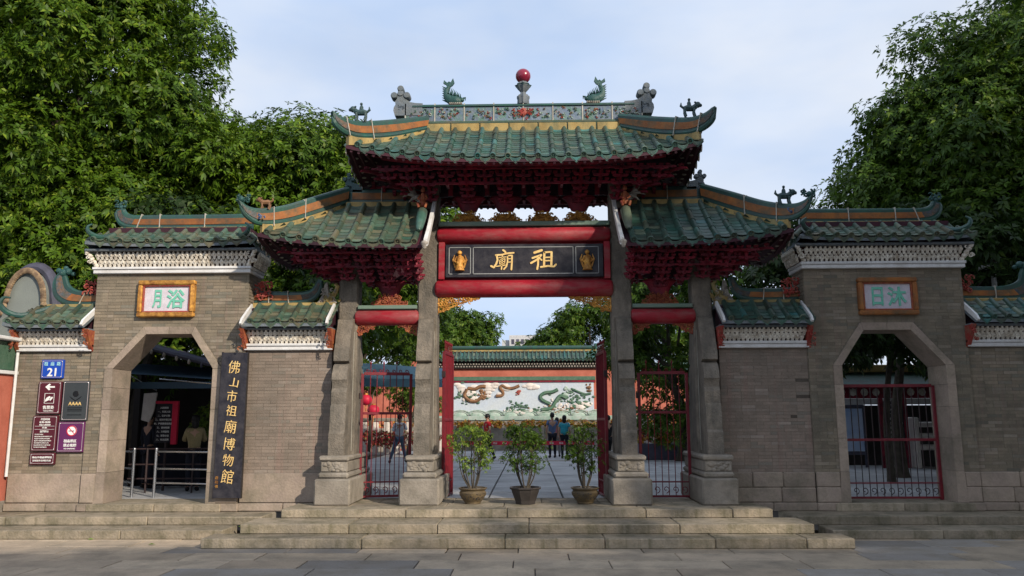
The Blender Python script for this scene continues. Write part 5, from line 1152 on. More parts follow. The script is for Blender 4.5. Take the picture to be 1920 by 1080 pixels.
# ================================================================ potted shrubs
def potted(label, x, y, pot, zt, w, seed, dens, m='leaf_pot'):
    t = thing('potted_shrub', label, 'potted plant', (x, y, .46), 'potted shrubs in the central opening'); T = Matrix.Translation((x, y, .46)); q = random.Random(seed)
    if pot == 'clay':
        p = obj('pot', MB(True).lathe([(.13, 0), (.15, .01), (.15, .03), (.20, .09), (.245, .16), (.25, .20), (.225, .235), (.235, .25), (.265, .27), (.265, .29), (.24, .29), (.235, .27)], 28, T), M['clay'], t)
        mb = MB(True)
        for k in range(40):
            a = -pi / 2 + q.uniform(-1.1, 1.1); z = q.uniform(.09, .2); r = .20 + .05 * (z - .09) / .11; mb.ball((r * cos(a), r * sin(a), z), q.uniform(.008, .018), 5, 4, mx=T)
        obj('pot_relief', mb, M['darkpot'], p)
    else:
        Tq = T @ Matrix.Rotation(pi / 8, 4, 'Z')
        p = obj('pot', MB().lathe([(.17, 0), (.19, .005), (.20, .06), (.265, .22), (.275, .26), (.31, .275), (.31, .30), (.27, .30), (.265, .26)], 8, Tq), M['darkpot'], t)
    obj('soil', MB(True).lathe([(.22, .24), (.12, .26), (.01, .265)], 16, T), M['soil'], t)
    cs, rs = [], []; sb = MB(True)
    for k in range(9):
        a = q.uniform(0, 6.28); sp = q.uniform(.15, 1.0); e = Vector((x + w * .8 * sp * cos(a), y + w * .55 * sp * sin(a), q.uniform(zt - .42, zt - .12)))
        s = Vector((x + .03 * cos(a), y + .03 * sin(a), .68)); md = s.lerp(e, .45) + Vector((.08 * cos(a) * 1, 0, -.05)); P = spline([s, md, e], 4)
        sb.tube(P, [.016 * (1 - .6 * j / len(P)) for j in range(len(P))], 6); cs += [tuple(e)]; rs += [q.uniform(.13, .2)]
        for j in range(4):
            b = P[q.randrange(3, len(P) - 1)]; f = b + Vector((q.uniform(-.18, .18), q.uniform(-.12, .12), q.uniform(.08, .24))); sb.tube([b, b.lerp(f, .5) + Vector((0, 0, .02)), f], [.007, .005, .003], 5); cs.append(tuple(f)); rs.append(q.uniform(.08, .15))
    for k in range(int(18 * dens)):
        a = q.uniform(0, 6.28); rr_ = w * sqrt(q.random()) ; cs.append((x + rr_ * cos(a), y + rr_ * .7 * sin(a), zt - .12 - q.random() ** 1.6 * (.30 + .1 * dens) - .22 * (rr_ / w) ** 2)); rs.append(q.uniform(.09, .16))
    obj('stems', sb, M['bark'], t)
    obj('foliage', leaf_mesh('foliage', cs, rs, 640, .045, M[m], seed, nl=5, width=.5, droop=.2), None, t)
potted('bright leafy shrub in a round clay pot, left of three', -.97, 15.16, 'clay', 1.98, .46, 101, 1.1)
potted('dense dark green shrub in an angular dark pot, middle of three', .0, 15.12, 'dark', 1.97, .42, 102, 2.0, 'leaf_mid')
potted('shrub with bare lower stems in a round brown pot, right of three', 1.10, 15.18, 'clay', 1.93, .34, 103, .9, 'leaf_mid')

# ================================================================ courtyard: dragon wall
t = thing('dragon_screen_wall', 'red screen wall with green tiled roof and a ceramic dragon mural, at the back of the courtyard', 'screen wall', (-.3, 45.3, .4))
WX0, WX1 = -4.35, 3.75
obj('wall', MB().box(-6.6, 6.0, 45.1, 45.7, .3, 5.2), M['redwall'], t)
obj('base', MB(True).cbox(-6.7, 6.1, 44.92, 45.09, .3, 1.90, .03), M['stone'], t); obj('base_cap', MB(True).cbox(-6.75, 6.15, 44.86, 45.09, 1.905, 2.16, .03), M['mwave'], t)
mu = obj('mural', MB().box(-4.3, 3.65, 45.02, 45.099, 2.19, 4.0), M['mural'], t)
obj('mural_frame', MB(True).cbox(-4.4, 3.75, 44.96, 45.095, 4.005, 4.10, .01), M['dred'], mu); obj('green_band', MB(True).cbox(-4.4, 3.75, 44.99, 45.095, 4.11, 4.33, .01), M['mgreen'], t)
q = random.Random(5)
def mX(zx): return ((840 + zx / 6.75) - 980) / 1500 * 45 * .985 - .3 + .0
def mZ(zy): return 4.0 - (zy - 520) / (925 - 520) * 1.80
def relief_(pts, r, m, nm, y=44.99): obj(nm, MB(True).tube(spline([(mX(a), y, mZ(b)) for a, b in pts], 4), r, 7), M[m], mu)
relief_([(900, 560), (820, 590), (740, 590), (680, 560), (655, 590), (690, 640), (680, 680), (600, 690)], .085, 'mbrown', 'dragon_body')
relief_([(470, 570), (400, 570), (330, 600), (240, 590)], .10, 'mbrown', 'dragon_body'); relief_([(230, 600), (200, 680), (260, 740), (350, 750), (420, 700)], .10, 'mbrown', 'dragon_body')
relief_([(1390, 610), (1320, 640), (1230, 650), (1170, 690), (1190, 740), (1290, 790)], .10, 'mgreen', 'dragon_body'); relief_([(1500, 720), (1420, 690), (1360, 760), (1300, 840), (1180, 860)], .10, 'mgreen', 'dragon_body')
relief_([(1810, 660), (1740, 670), (1650, 640), (1560, 600)], .06, 'mgreen', 'dragon_body')
for (cx, cy, w, h, n, m) in ((250, 680, 330, 180, 26, 'mcloud'), (300, 720, 300, 120, 16, 'mgreen'), (1500, 820, 500, 180, 40, 'mcloud'), (1450, 860, 600, 90, 40, 'mbrown'), (900, 880, 300, 70, 26, 'mcloud'), (420, 680, 170, 130, 22, 'mbrown'), (200, 640, 200, 220, 26, 'mgreen'), (880, 830, 260, 170, 46, 'mgreen'), (890, 660, 60, 80, 7, 'redcarve'), (1600, 760, 440, 280, 80, 'mgreen'), (1200, 860, 300, 90, 22, 'mgreen'), (1780, 600, 80, 110, 8, 'mbrown'), (1500, 640, 140, 140, 16, 'mwave')):
    mb = MB(True)
    for k in range(n):
        a, b = mX(cx + q.gauss(0, w / 4)), mZ(cy + q.gauss(0, h / 4)); mb.ball((a, 44.99, b), q.uniform(.03, .085), 6, 4, (q.uniform(.6, 2.2), .5, q.uniform(.6, 1.3)))
    obj('relief_rocks', mb, M[m], mu)
for (cx, cy, w, h, n) in ((560, 600, 200, 150, 14), (300, 640, 260, 200, 10), (1060, 575, 160, 60, 9), (720, 570, 120, 60, 5), (150, 600, 90, 150, 6), (1700, 820, 240, 90, 10)):
    mb = MB(True)
    for k in range(n): mb.ball((mX(cx + q.gauss(0, w / 4)), 45.01, mZ(cy + q.gauss(0, h / 4))), q.uniform(.1, .2), 9, 6, (1.3, .3, .7))
    obj('relief_cloud', mb, M['mcloud'], mu)
for k in range(9):
    cx = mX(150 + 215 * k); mb = MB(True)
    for j, m_ in ((0, 0), (1, 1)): mb.tube([(cx + (.55 - .16 * j) * cos(a * pi / 8), 44.99, 2.2 + (.27 - .08 * j) * sin(a * pi / 8)) for a in range(9)], .035, 5)
    mb.ball((cx, 45.01, 2.2), .34, 10, 6, (1.1, .2, .5)); obj('relief_wave', mb, M['mwave'], mu)
rp = obj('roof', MB().box(-5.2, 4.5, 45.15, 45.65, 5.2, 5.75), M['darkwood'], t)
db = MB()
for k in range(62): db.box(-5.1 + .155 * k, -5.02 + .155 * k, 44.78, 45.1, 4.98, 5.06)
for k in range(62): db.box(-5.03 + .155 * k, -4.95 + .155 * k, 44.86, 45.1, 4.85, 4.93)
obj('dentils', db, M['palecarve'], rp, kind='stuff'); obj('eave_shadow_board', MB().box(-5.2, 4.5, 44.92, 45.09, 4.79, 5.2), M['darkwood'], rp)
rf = Roof(-5.25, 4.6, None, None, 44.6, 45.25, 46.2, 45.55, 5.25, 5.72); rf.deck(rp, M['darkwood'], .02, .05); rf.tiles(t, rp, .225, .06, 'tile', exp=.35, seg=.8, margin=.05, rear=False)
obj('yellow_band', MB(True).cbox(-4.5, 3.85, 45.2, 45.6, 5.72, 5.84, .01), M['yellow'], rp)
obj('ridge', MB(True).tube([(-4.45, 45.4, 5.97), (3.8, 45.4, 5.97)], .12, 10).cbox(-4.55, -4.40, 45.25, 45.55, 5.84, 6.2, .02).cbox(3.75, 3.9, 45.25, 45.55, 5.84, 6.2, .02), M['roll'], rp)
for s, label in ((-1, 'lower red wall wing on the left of the dragon screen wall'), (1, 'lower red wall wing on the right of the dragon screen wall')):
    w = thing('wall_wing', label, 'wall', (s * 9, 45.3, .4)); X0, X1 = (-14, -6.62) if s < 0 else (6.02, 14)
    obj('wall', MB().box(X0, X1, 45.15, 45.65, .3, 4.6), M['redwall'], w); obj('coping', MB(True).prism([(44.8, 4.6), (45.4, 5.1), (46.0, 4.6)], X0, X1, 'yz'), M['tile'], w)
# planters with flowers in front of the wall
def flowers(label, x0, x1, y0, y1, z, h, m, n, seed, cat='flowers', group=None, leaf=.10):
    g = np.random.default_rng(seed); cs = np.stack([g.uniform(x0, x1, n), g.uniform(y0, y1, n), z + g.uniform(0, h, n)], 1)
    o = obj('flower_bed', leaf_mesh('flower_bed', cs, np.full(n, .22), 260, leaf, M[m], seed, nl=4, width=.8), None); tag(o, label, cat, group); o['kind'] = 'stuff'; return o
t = thing('planter_wall', 'long pale stone planter wall in front of the dragon screen', 'planter', (-.3, 40, .4))
for k in range(12):
    x = -8 + 1.45 * k; obj('planter_panel', MB(True).cbox(x + .1, x + 1.35, 40.0, 40.3, .4, 1.55, .02), M['stone'], t); obj('planter_post', MB(True).cbox(x - .08, x + .09, 39.94, 40.35, .4, 1.66, .02), M['stone'], t)
flowers('band of orange and yellow flowers along the top of the planter wall', -8, 8.5, 40.0, 41.0, 1.62, .22, 'flower', 150, 3)
flowers('low green hedge behind the flowers of the planter wall', -8, 8.5, 41.2, 42, 1.3, .3, 'leaf_mid', 90, 4, 'hedge')
t = thing('barrier_ribbon', 'red printed barrier ribbon stretched across the courtyard behind the potted shrubs', 'barrier', (.3, 31.9, .45))
obj('ribbon', MB().box(-2.6, 2.6, 31.95, 31.96, .98, 1.13), M['signred'], t)
for x in (-2.6, 0.0, 2.6): obj('post', MB(True).tube([(x, 32, .45), (x, 32, 1.2)], .03, 8).lathe([(.16, .45), (.16, .48), (.03, .5)], 12, Matrix.Translation((x, 32, 0))), M['steel'], t)
for k in range(14): letters('祖庙', M['signwhite'], t, -2.4 + .37 * k, 31.945, 1.055, h=.08)
obj_ = structure('drain_strip', MB().box(-2.18, 2.18, 30.2, 30.6, .38, .458), M['stone'])
# stage of flowers and bonsai left and right behind the side openings
flowers('red flowers massed behind the left side opening', -7.0, -4.0, 34, 36, .9, .5, 'redflower', 60, 6); flowers('orange marigolds in a row behind the right side opening', 4.3, 8.0, 31.0, 31.5, 1.1, .15, 'flower', 36, 7); flowers('red flowers behind the right side opening', 4.3, 8.0, 32.2, 33.5, 1.2, .4, 'redflower', 50, 8)
t = thing('planter_wall', 'dark planter wall with a rail behind the right side opening', 'planter', (6, 31, .4)); obj('base', MB(True).cbox(4.2, 8.2, 30.8, 31.6, .45, 1.05, .02), M['darktile'], t)
t = thing('balustrade', 'pale stone balustrade behind the left side opening', 'balustrade', (-5.5, 36, .4))
for k in range(9): obj('baluster', MB(True).cbox(-8 + .5 * k, -7.75 + .5 * k, 36.4, 36.6, .45, 1.9, .03), M['mcloud'], t)
obj('rail', MB(True).cbox(-8.1, -3.7, 36.35, 36.65, 1.9, 2.05, .02), M['stone'], t)
t = thing('balustrade', 'pale stone balustrade behind the right side opening', 'balustrade', (6, 34.5, .4))
for k in range(8): obj('baluster', MB(True).cbox(4.3 + .5 * k, 4.55 + .5 * k, 34.4, 34.6, .45, 2.2, .03), M['mcloud'], t)
obj('rail', MB(True).cbox(4.2, 8.2, 34.35, 34.65, 2.2, 2.35, .02), M['stone'], t)
tree('small round bonsai tree behind the left side opening', -4.9, 33.0, 0, [((-4.6, 33, 2.7), (.95, .8, .75), 18)], 'leaf_mid', 26, leaf=.14, n_per=160, tr=.09, cr=(.3, .5), name='bonsai_tree', limbs=6)
tree('pale trunked shrub with red lanterns beside the left outer pillar', -6.3, 32.0, 0, [((-6.3, 32, 3.6), (.8, .6, .5), 10)], 'leaf_mid', 27, leaf=.14, n_per=120, tr=.08, cr=(.3, .45), name='bonsai_tree', limbs=5)
for i, (x, z) in enumerate(((-6.35, 2.75), (-6.05, 2.35))):
    t = thing('red_lantern', ('upper', 'lower')[i] + ' red paper lantern hanging in the shrub behind the left gate leaf', 'lantern', (x, 31.6, z), 'red lanterns')
    obj('shade', MB(True).lathe([(.08, -.2), (.2, -.12), (.24, 0), (.2, .12), (.08, .2)], 14, Matrix.Translation((x, 31.6, z)), squash=.03), M['signred'], t)
    obj('cap', MB(True).lathe([(.08, .2), (.08, .25)], 10, Matrix.Translation((x, 31.6, z))).tube([(x, 31.6, z - .2), (x, 31.6, z - .45)], .02, 5), M['gold'], t)
# blue canopy tent
t = thing('canvas_canopy', 'light blue canvas canopy in the courtyard behind the left side opening', 'canopy', (-5.2, 25, .45))
obj('roof', MB().add([(-7.8, 23.8, 3.25), (-2.2, 23.8, 3.15), (-2.5, 26.2, 3.62), (-7.4, 26.2, 3.95)], [(0, 1, 2, 3)]).add([(-7.8, 23.8, 3.24), (-2.2, 23.8, 3.14), (-2.2, 23.79, 2.92), (-7.8, 23.79, 3.0)], [(0, 1, 2, 3)]).add([(-7.8, 23.8, 3.24), (-7.4, 26.2, 3.94), (-2.5, 26.2, 3.61), (-2.2, 23.8, 3.14)], [(3, 2, 1, 0)]), M['bluetarp'], t)
for x, y in ((-7.7, 23.9), (-2.45, 24.0), (-2.6, 26.1)): obj('pole', MB(True).tube([(x, y, .45), (x, y, 3.2)], .025, 8), M['steel'], t)
t = thing('far_building', 'pale far tower block just above the dragon wall between the trees', 'building', (-1.5, 180, 0))
obj('wall', MB().box(-4.5, 1.5, 180, 190, 0, 20.6), M['cream'], t); obj('wall', MB().box(-6.2, -4.6, 181, 190, 0, 19.6), M['cream'], t)
for k in range(5):
    for j in range(3): obj('window', MB().box(-4.0 + k * 1.1, -3.4 + k * 1.1, 179.9, 180.05, 14.4 + 2.1 * j, 15.5 + 2.1 * j), M['darktile'], t)

# ================================================================ left doorway: ticket yard
t = thing('ticket_booth', 'dim timber ticket booth with a slate tiled roof behind the left doorway', 'booth', (-9.3, 20, .45))
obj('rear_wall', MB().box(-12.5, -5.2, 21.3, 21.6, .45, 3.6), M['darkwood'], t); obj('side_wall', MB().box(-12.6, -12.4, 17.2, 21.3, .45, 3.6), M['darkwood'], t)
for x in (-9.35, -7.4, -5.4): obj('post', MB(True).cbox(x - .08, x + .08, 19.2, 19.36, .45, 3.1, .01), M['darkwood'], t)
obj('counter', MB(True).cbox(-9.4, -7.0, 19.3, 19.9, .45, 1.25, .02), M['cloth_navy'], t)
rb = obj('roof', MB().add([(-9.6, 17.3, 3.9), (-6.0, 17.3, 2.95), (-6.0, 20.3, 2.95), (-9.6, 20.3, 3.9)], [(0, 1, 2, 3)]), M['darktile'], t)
for k in range(13):
    y = 17.3 + .24 * k; obj('tile_row', MB(True).tube([(-9.6, y, 3.93), (-7.8, y, 3.44), (-6.0, y, 2.97)], .055, 7), M['darktile'], rb)
for k in range(13): obj('eave_tile', MB(True).ball((-9.55 + .28 * k, 17.26, 3.84 - .074 * k), .05, 8, 6, (.7, .5, 1.2)), M['palecarve'] if k in (4, 5, 6, 7, 8) else M['darktile'], rb)
t = thing('fabric_awning', 'dark blue fabric awning hanging under the booth roof behind the left doorway', 'awning', (-7, 18, 2.6))
obj('awning_sheet', MB().add([(-9.0, 17.2, 3.02), (-5.6, 17.0, 2.78), (-5.6, 18.6, 3.1), (-9.0, 18.6, 3.3)], [(0, 1, 2, 3)]).box(-9.0, -5.6, 17.0, 17.02, 2.66, 2.80), M['darkblue'], t)
obj('awning_pole', MB(True).tube([(-8.75, 16.9, 3.12), (-7.9, 17.1, 2.62)], .012, 6).tube([(-7.8, 16.98, 2.86), (-6.0, 16.98, 2.70)], .014, 6), M['steel'], t)
t = thing('menu_board', 'dark notice board with red frame and lines of white writing behind the left doorway', 'notice board', (-8.0, 18, .45))
obj('board', MB().box(-8.30, -7.93, 18.0, 18.04, 1.50, 2.36), M['lacquer'], t); obj('red_frame', MB(True).cbox(-7.93, -7.80, 17.97, 18.06, 1.46, 2.42, .01).cbox(-8.32, -7.93, 17.98, 18.05, 2.36, 2.42, .005), M['signred'], t)
obj('post', MB(True).tube([(-8.05, 18.02, .45), (-8.05, 18.02, 1.5)], .03, 8), M['ironblack'], t)
for k, s_ in enumerate(('入园须知', '一、凭票入场', '二、爱护文物', '三、保持环境卫生', '四、严禁携带危险品', '五、请勿吸烟', '六、文明游览', '七、看管小孩', '八、听从指挥')): letters(s_, M['signwhite'], t, -8.12, 17.995, 2.27 - .088 * k, h=.045, bold=.01)
t = thing('steel_barrier', 'stainless steel queue railing with vertical posts across the left doorway', 'railing', (-7, 16.6, .45))
PR = [(-8.45, 16.9), (-8.02, 16.55), (-7.55, 16.52), (-6.3, 16.15), (-6.12, 16.05)]
for i, (x, y) in enumerate(PR):
    obj('post', MB(True).tube([(x, y, .45), (x, y, 1.40)], .028, 10).ball((x, y, 1.41), .033, 10, 6), M['steel'], t)
for a, b in zip(PR, PR[1:]):
    if a == PR[1]: continue
    for z in (.74, 1.02, 1.36): obj('rail', MB(True).tube([(a[0], a[1], z), (b[0], b[1], z)], .018, 8), M['steel'], t)
t = thing('steel_barrier', 'second stainless steel queue railing farther back in the left doorway', 'railing', (-7, 18, .45))
for i, x in enumerate((-8.2, -7.2, -6.65)): obj('post', MB(True).tube([(x, 17.5 + .02 * i, .45), (x, 17.5 + .02 * i, 1.4)], .022, 8), M['ironblack'], t)  # steel railing in dark iron colour, standing in for the dim yard light
for z in (.75, 1.05, 1.38): obj('rail', MB(True).tube([(-8.6, 17.5, z), (-6.6, 17.58, z)], .016, 8), M['ironblack'], t)
t = tag(obj('hanging_cloth', MB(True).prism([(-8.75, 2.6), (-8.45, 2.62), (-8.5, 2.2), (-8.6, 1.95), (-8.78, 2.0)], 18.3, 18.34), M['mcloud']), 'white sheet hanging beside the booth post behind the left doorway', 'cloth')
tree('bright shrub behind the notice board in the left doorway', -7.3, 19.0, 0, [((-7.15, 18.9, 1.9), (.55, .4, .55), 12)], 'leaf_pot', 28, leaf=.13, n_per=150, tr=.05, cr=(.2, .35), name='shrub', limbs=4)
tree('low yellow-green shrub at the right jamb of the left doorway', -6.5, 18.6, 0, [((-6.5, 18.6, 1.5), (.35, .3, .4), 8)], 'leaf_pot', 29, leaf=.12, n_per=150, tr=.04, cr=(.15, .25), name='shrub', limbs=3)
# ================================================================ right doorway: yard
t = thing('yard_wall', 'low yard wall with lattice band and yellow green coping behind the right doorway', 'wall', (12, 27, .4))
obj('wall', MB().box(7.5, 17, 27.2, 27.6, .4, 2.4), M['darkwood'], t); obj('white_band', MB().box(7.5, 17, 27.12, 27.199, 2.42, 2.62), M['white'], t); obj('red_band', MB().box(7.5, 17, 27.1, 27.5, 2.63, 3.0), M['dred'], t)
for k in range(24): obj('lattice_piece', MB(True).lathe([(.07, -.012), (.13, 0), (.07, .012)], 8, Matrix.Translation((7.8 + .38 * k, 27.08, 2.83)) @ Matrix.Rotation(pi / 2, 4, 'X')), M['ceramic'], t)
obj('coping', MB(True).prism([(26.8, 3.02), (27.35, 3.5), (27.9, 3.02)], 7.5, 17, 'yz'), M['tile'], t); obj('ridge', MB(True).cbox(7.5, 17, 27.2, 27.5, 3.5, 3.75, .03), M['yellow'], t)
t = thing('poster_board', 'blue and white poster board standing behind the gate of the right doorway', 'poster', (10.25, 25.9, .45))
obj('panel', MB().box(9.86, 10.62, 25.9, 25.95, .95, 2.28), mat('poster_blue', (.22, .36, .62), (.45, .55, .72), scale=1.2, rough=.5, bump=0, var=.02), t)
obj('frame', MB(True).cbox(9.8, 10.68, 25.88, 25.97, 2.285, 2.4, .01).cbox(9.8, 10.68, 25.88, 25.97, .84, .945, .01).cbox(9.8, 9.855, 25.88, 25.97, .45, 2.28, .01).cbox(10.625, 10.68, 25.88, 25.97, .45, 2.28, .01), M['darktile'], t)
t = thing('notice_frame', 'dark red framed notice with lines of white text behind the right doorway gate', 'notice board', (11.4, 25.6, .45))
for x in (11.08, 11.82): obj('post', MB(True).cbox(x - .06, x + .06, 25.55, 25.67, .45, 2.6, .01), M['dred'], t)
obj('board', MB().box(11.145, 11.755, 25.58, 25.63, 1.2, 2.5), M['lacquer'], t)
for k in range(8): letters(('公告', '各位游客', '为了您的安全', '请走正门入场', '本通道暂停使用', '由此造成不便', '敬请谅解', '多谢合作')[k], M['signwhite'], t, 11.45, 25.575, 2.38 - .14 * k, h=.07)
t = thing('stone_bench', 'weathered stone balustrade pieces stacked behind the right doorway', 'stone bench', (12.6, 25.5, .45))
for z in (1.0, 1.35, 1.7): obj('slab', MB(True).cbox(12.0, 13.2, 25.4, 25.8, z, z + .16, .03), M['mcloud'], t)
for x in (12.05, 13.1): obj('post', MB(True).cbox(x - .08, x + .08, 25.38, 25.82, .45, 2.0, .03), M['mcloud'], t)
t = thing('security_camera_post', 'white security camera on a post above the right low wall', 'camera post', (11.15, 19, .4))
obj('post', MB(True).tube([(11.15, 19, .4), (11.15, 19, 5.45)], .06, 8), M['white'], t); obj('camera', MB(True).cbox(10.85, 11.2, 18.88, 19.04, 5.46, 5.58, .02).tube([(10.85, 18.96, 5.50), (10.75, 18.95, 5.47)], .04, 8), M['white'], t); obj('floodlight', MB(True).cbox(11.1, 11.35, 18.9, 19.0, 5.62, 5.76, .02), M['steel'], t)
# ================================================================ far left: vermilion wall and curved gable
t = thing('vermilion_wall', 'vermilion plastered wall with a white notice at the left edge', 'wall', (-10.6, 14.9, .0))
obj('wall', MB().box(-13.5, -9.90, 14.86, 15.9, .3, 2.86), M['redwall'], t); obj('notice', MB().box(-11.2, -10.03, 14.82, 14.85, 1.4, 2.70), M['signwhite'], t); obj('notice_rail', MB().box(-11.2, -10.03, 14.80, 14.819, 2.05, 2.07), M['steel'], t)
obj('moulding', MB(True).cbox(-13.6, -9.84, 14.76, 15.95, 2.87, 2.94, .01), M['white'], t); obj('frieze', MB(True).cbox(-13.5, -9.92, 14.82, 15.9, 2.945, 3.5, .02), M['mgreen'], t)
obj('coping', MB(True).cbox(-13.8, -9.78, 14.62, 15.95, 3.51, 3.58, .015), M['white'], t); obj('base', MB(True).cbox(-13.5, -9.88, 14.80, 15.9, .0, .5, .02), M['stone'], t)
obj('downpipe', MB(True).tube([(-9.83, 15.3, 3.30), (-9.83, 15.3, .95)], .028, 8), M['white'], t)
t = thing('gable_building', 'grey wok-ear gable with beaded brown ridge behind the left low wall', 'building', (-13, 20, .4))
arc = [(-12.7, 3.8), (-12.3, 4.2)] + [(-11.62 - .44 * cos(a * pi / 12), 4.72 + .74 * sin(a * pi / 12)) for a in range(0, 13)] + [(-11.1, 4.35), (-10.8, 3.9)]
obj('gable_wall', MB().prism([(-12.7, .4)] + arc + [(-10.7, .4)], 18.2, 18.7), M['greywall'], t)
rg = MB(True)
for k in range(len(arc) - 1):
    a, b = arc[k], arc[k + 1]
    for j in range(3): rg.ball((a[0] + (b[0] - a[0]) * (j + .5) / 3, 18.12, a[1] + (b[1] - a[1]) * (j + .5) / 3), .075, 7, 5, (1, .6, 1))
obj('beaded_ridge', rg, M['beads'], t); obj('ridge_roll', MB(True).tube([(x + (x + 11.62) * .14, 18.45, z + .13) for x, z in arc], .13, 8), M['darktile'], t)

# ================================================================ people
def person(label, x, y, h, rz, top, bottom, pose, sleeve='long', hair='short', bag=None, group=None, z0=.455):
    t = thing('person', label, 'person', (x, y, z0), group, rz); T = Matrix.Translation((x, y, z0)) @ Matrix.Rotation(rz, 4, 'Z') @ Matrix.Scale(h / 1.72, 4)
    J = dict(pelvis=(0, 0, .93), waist=(0, 0, 1.06), chest=(0, 0, 1.28), neck=(0, .01, 1.46), head0=(0, -.005, 1.54), head1=(0, -.015, 1.63), crown=(0, -.005, 1.70),
             shl=(-.17, 0, 1.40), ell=(-.23, .02, 1.14), wrl=(-.22, -.06, .90), hal=(-.22, -.09, .82), shr=(.17, 0, 1.40), elr=(.23, .02, 1.14), wrr=(.22, -.06, .90), har=(.22, -.09, .82),
             hil=(-.09, 0, .88), knl=(-.10, -.02, .50), anl=(-.10, .02, .09), tol=(-.11, -.12, .035), hir=(.09, 0, .88), knr=(.10, -.02, .50), anr=(.10, .02, .09), tor=(.11, -.12, .035))
    J.update(pose)
    rad = dict(pelvis=(.135, .10), waist=(.125, .09), chest=(.15, .10), neck=(.05, .05), head0=(.062, .07), head1=(.078, .09), crown=(.05, .06), shl=.062, ell=.042, wrl=.03, hal=.036, shr=.062, elr=.042, wrr=.03, har=.036,
               hil=.088, knl=.058, anl=.04, tol=.035, hir=.088, knr=.058, anr=.04, tor=.035)
    E_ = [('pelvis', 'waist'), ('waist', 'chest'), ('chest', 'neck'), ('neck', 'head0'), ('head0', 'head1'), ('head1', 'crown'), ('chest', 'shl'), ('shl', 'ell'), ('ell', 'wrl'), ('wrl', 'hal'), ('chest', 'shr'), ('shr', 'elr'), ('elr', 'wrr'), ('wrr', 'har'), ('pelvis', 'hil'), ('hil', 'knl'), ('knl', 'anl'), ('anl', 'tol'), ('pelvis', 'hir'), ('hir', 'knr'), ('knr', 'anr'), ('anr', 'tor')]
    def skin(nm, edges, grow, m, root, over=None, trunc=None):
        ks = []; 
        for a, b in edges:
            for k in (a, b):
                if k not in ks: ks.append(k)
        J2 = dict(J); J2.update(trunc or {})
        me = bpy.data.meshes.new(nm); me.from_pydata([J2[k] for k in ks], [(ks.index(a), ks.index(b)) for a, b in edges], []); o = bpy.data.objects.new('tmp', me); C.objects.link(o)
        o.modifiers.new('s', 'SKIN'); sv = me.skin_vertices[0].data
        for i, k in enumerate(ks):
            r = (over or {}).get(k, rad[k]); r = r if hasattr(r, '__len__') else (r, r); sv[i].radius = (r[0] + grow, r[1] + grow); sv[i].use_root = (k == root)
        o.modifiers.new('b', 'SUBSURF').levels = 1
        dg = bpy.context.evaluated_depsgraph_get(); dg.update(); r_ = bpy.data.meshes.new_from_object(o.evaluated_get(dg)); bpy.data.objects.remove(o)
        r_.transform(T); r_.materials.clear(); r_.materials.append(M[m]); r_.shade_smooth(); r_.name = nm; return obj(nm, r_, None, t)
    body = skin('body', E_, 0, 'skin', 'pelvis')
    up = [e for e in E_ if e in (('pelvis', 'waist'), ('waist', 'chest'), ('chest', 'shl'), ('chest', 'shr'), ('shl', 'ell'), ('shr', 'elr')) or (sleeve == 'long' and e in (('ell', 'wrl'), ('elr', 'wrr')))]
    if sleeve == 'short':
        sh = {k: tuple(Vector(J[a]).lerp(Vector(J[k]), .6)) for a, k in (('shl', 'ell'), ('shr', 'elr'))}
    else: sh = {}
    skin('shirt', up, .016, top, 'waist', over={'chest': (.155, .105)}, trunc=sh)
    skin('trousers', [('pelvis', 'hil'), ('hil', 'knl'), ('knl', 'anl'), ('pelvis', 'hir'), ('hir', 'knr'), ('knr', 'anr')], .014, bottom, 'pelvis')
    c = Vector(J['head1']); hb = MB(True).ball((c.x, c.y + .018, c.z + .028), .112, 14, 10, (.86, 1.0, .98))
    if hair == 'long': hb.ball((c.x, c.y + .05, c.z - .08), .095, 10, 8, (.9, .7, 1.4))
    hb.v = [tuple(T @ Vector(p)) for p in hb.v]; obj('hair', hb, M['hair'], t)
    fb_ = MB(True).ball((c.x, c.y - .095, c.z - .02), .016, 6, 5, (.8, 1.2, 1.3))
    for d in (-1, 1): fb_.ball((c.x + d * .083, c.y, c.z - .015), .02, 6, 5, (.4, .8, 1.3))
    fb_.v = [tuple(T @ Vector(p)) for p in fb_.v]; obj('nose_and_ears', fb_, M['skin'], body)
    eb = MB(True)
    for d in (-1, 1): eb.ball((c.x + d * .033, c.y - .083, c.z + .01), .010, 6, 4)
    eb.ball((c.x, c.y - .082, c.z - .055), .014, 6, 4, (1.6, .5, .4)); eb.v = [tuple(T @ Vector(p)) for p in eb.v]; obj('face_features', eb, M['hair'], body)
    for d, (hn, wr) in ((-1, ('hal', 'wrl')), (1, ('har', 'wrr'))):      # fingers
        H_, W_ = Vector(J[hn]), Vector(J[wr]); f = (H_ - W_).normalized(); sd_ = f.cross(Vector((0, 1, 0))).normalized(); hb = MB(True)
        for k in range(4): s_ = H_ + sd_ * (.013 * (k - 1.5)) + f * .02; hb.tube([s_, s_ + f * (.035 + .006 * (k in (1, 2))), s_ + f * .062 + Vector((0, -.015, 0))], [.0085, .008, .006], 6)
        hb.tube([W_ + f * .02, H_ + sd_ * -.035 * d + f * .01, H_ + sd_ * -.04 * d + f * .04], [.01, .009, .007], 6); hb.v = [tuple(T @ Vector(p)) for p in hb.v]; obj('fingers', hb, M['skin'], body)
    sb = MB(True)
    for a, b in (('anl', 'tol'), ('anr', 'tor')):
        A_, B_ = Vector(J[a]), Vector(J[b]); A_.z = max(.05, A_.z - .03); sb.tube([A_ + Vector((0, .05, 0)), A_, B_, B_ + (B_ - A_).normalized() * .04], [.04, .052, .046, .03], 8)
    sb.v = [tuple(T @ Vector(p)) for p in sb.v]; obj('shoes', sb, M['cloth_black'], t)
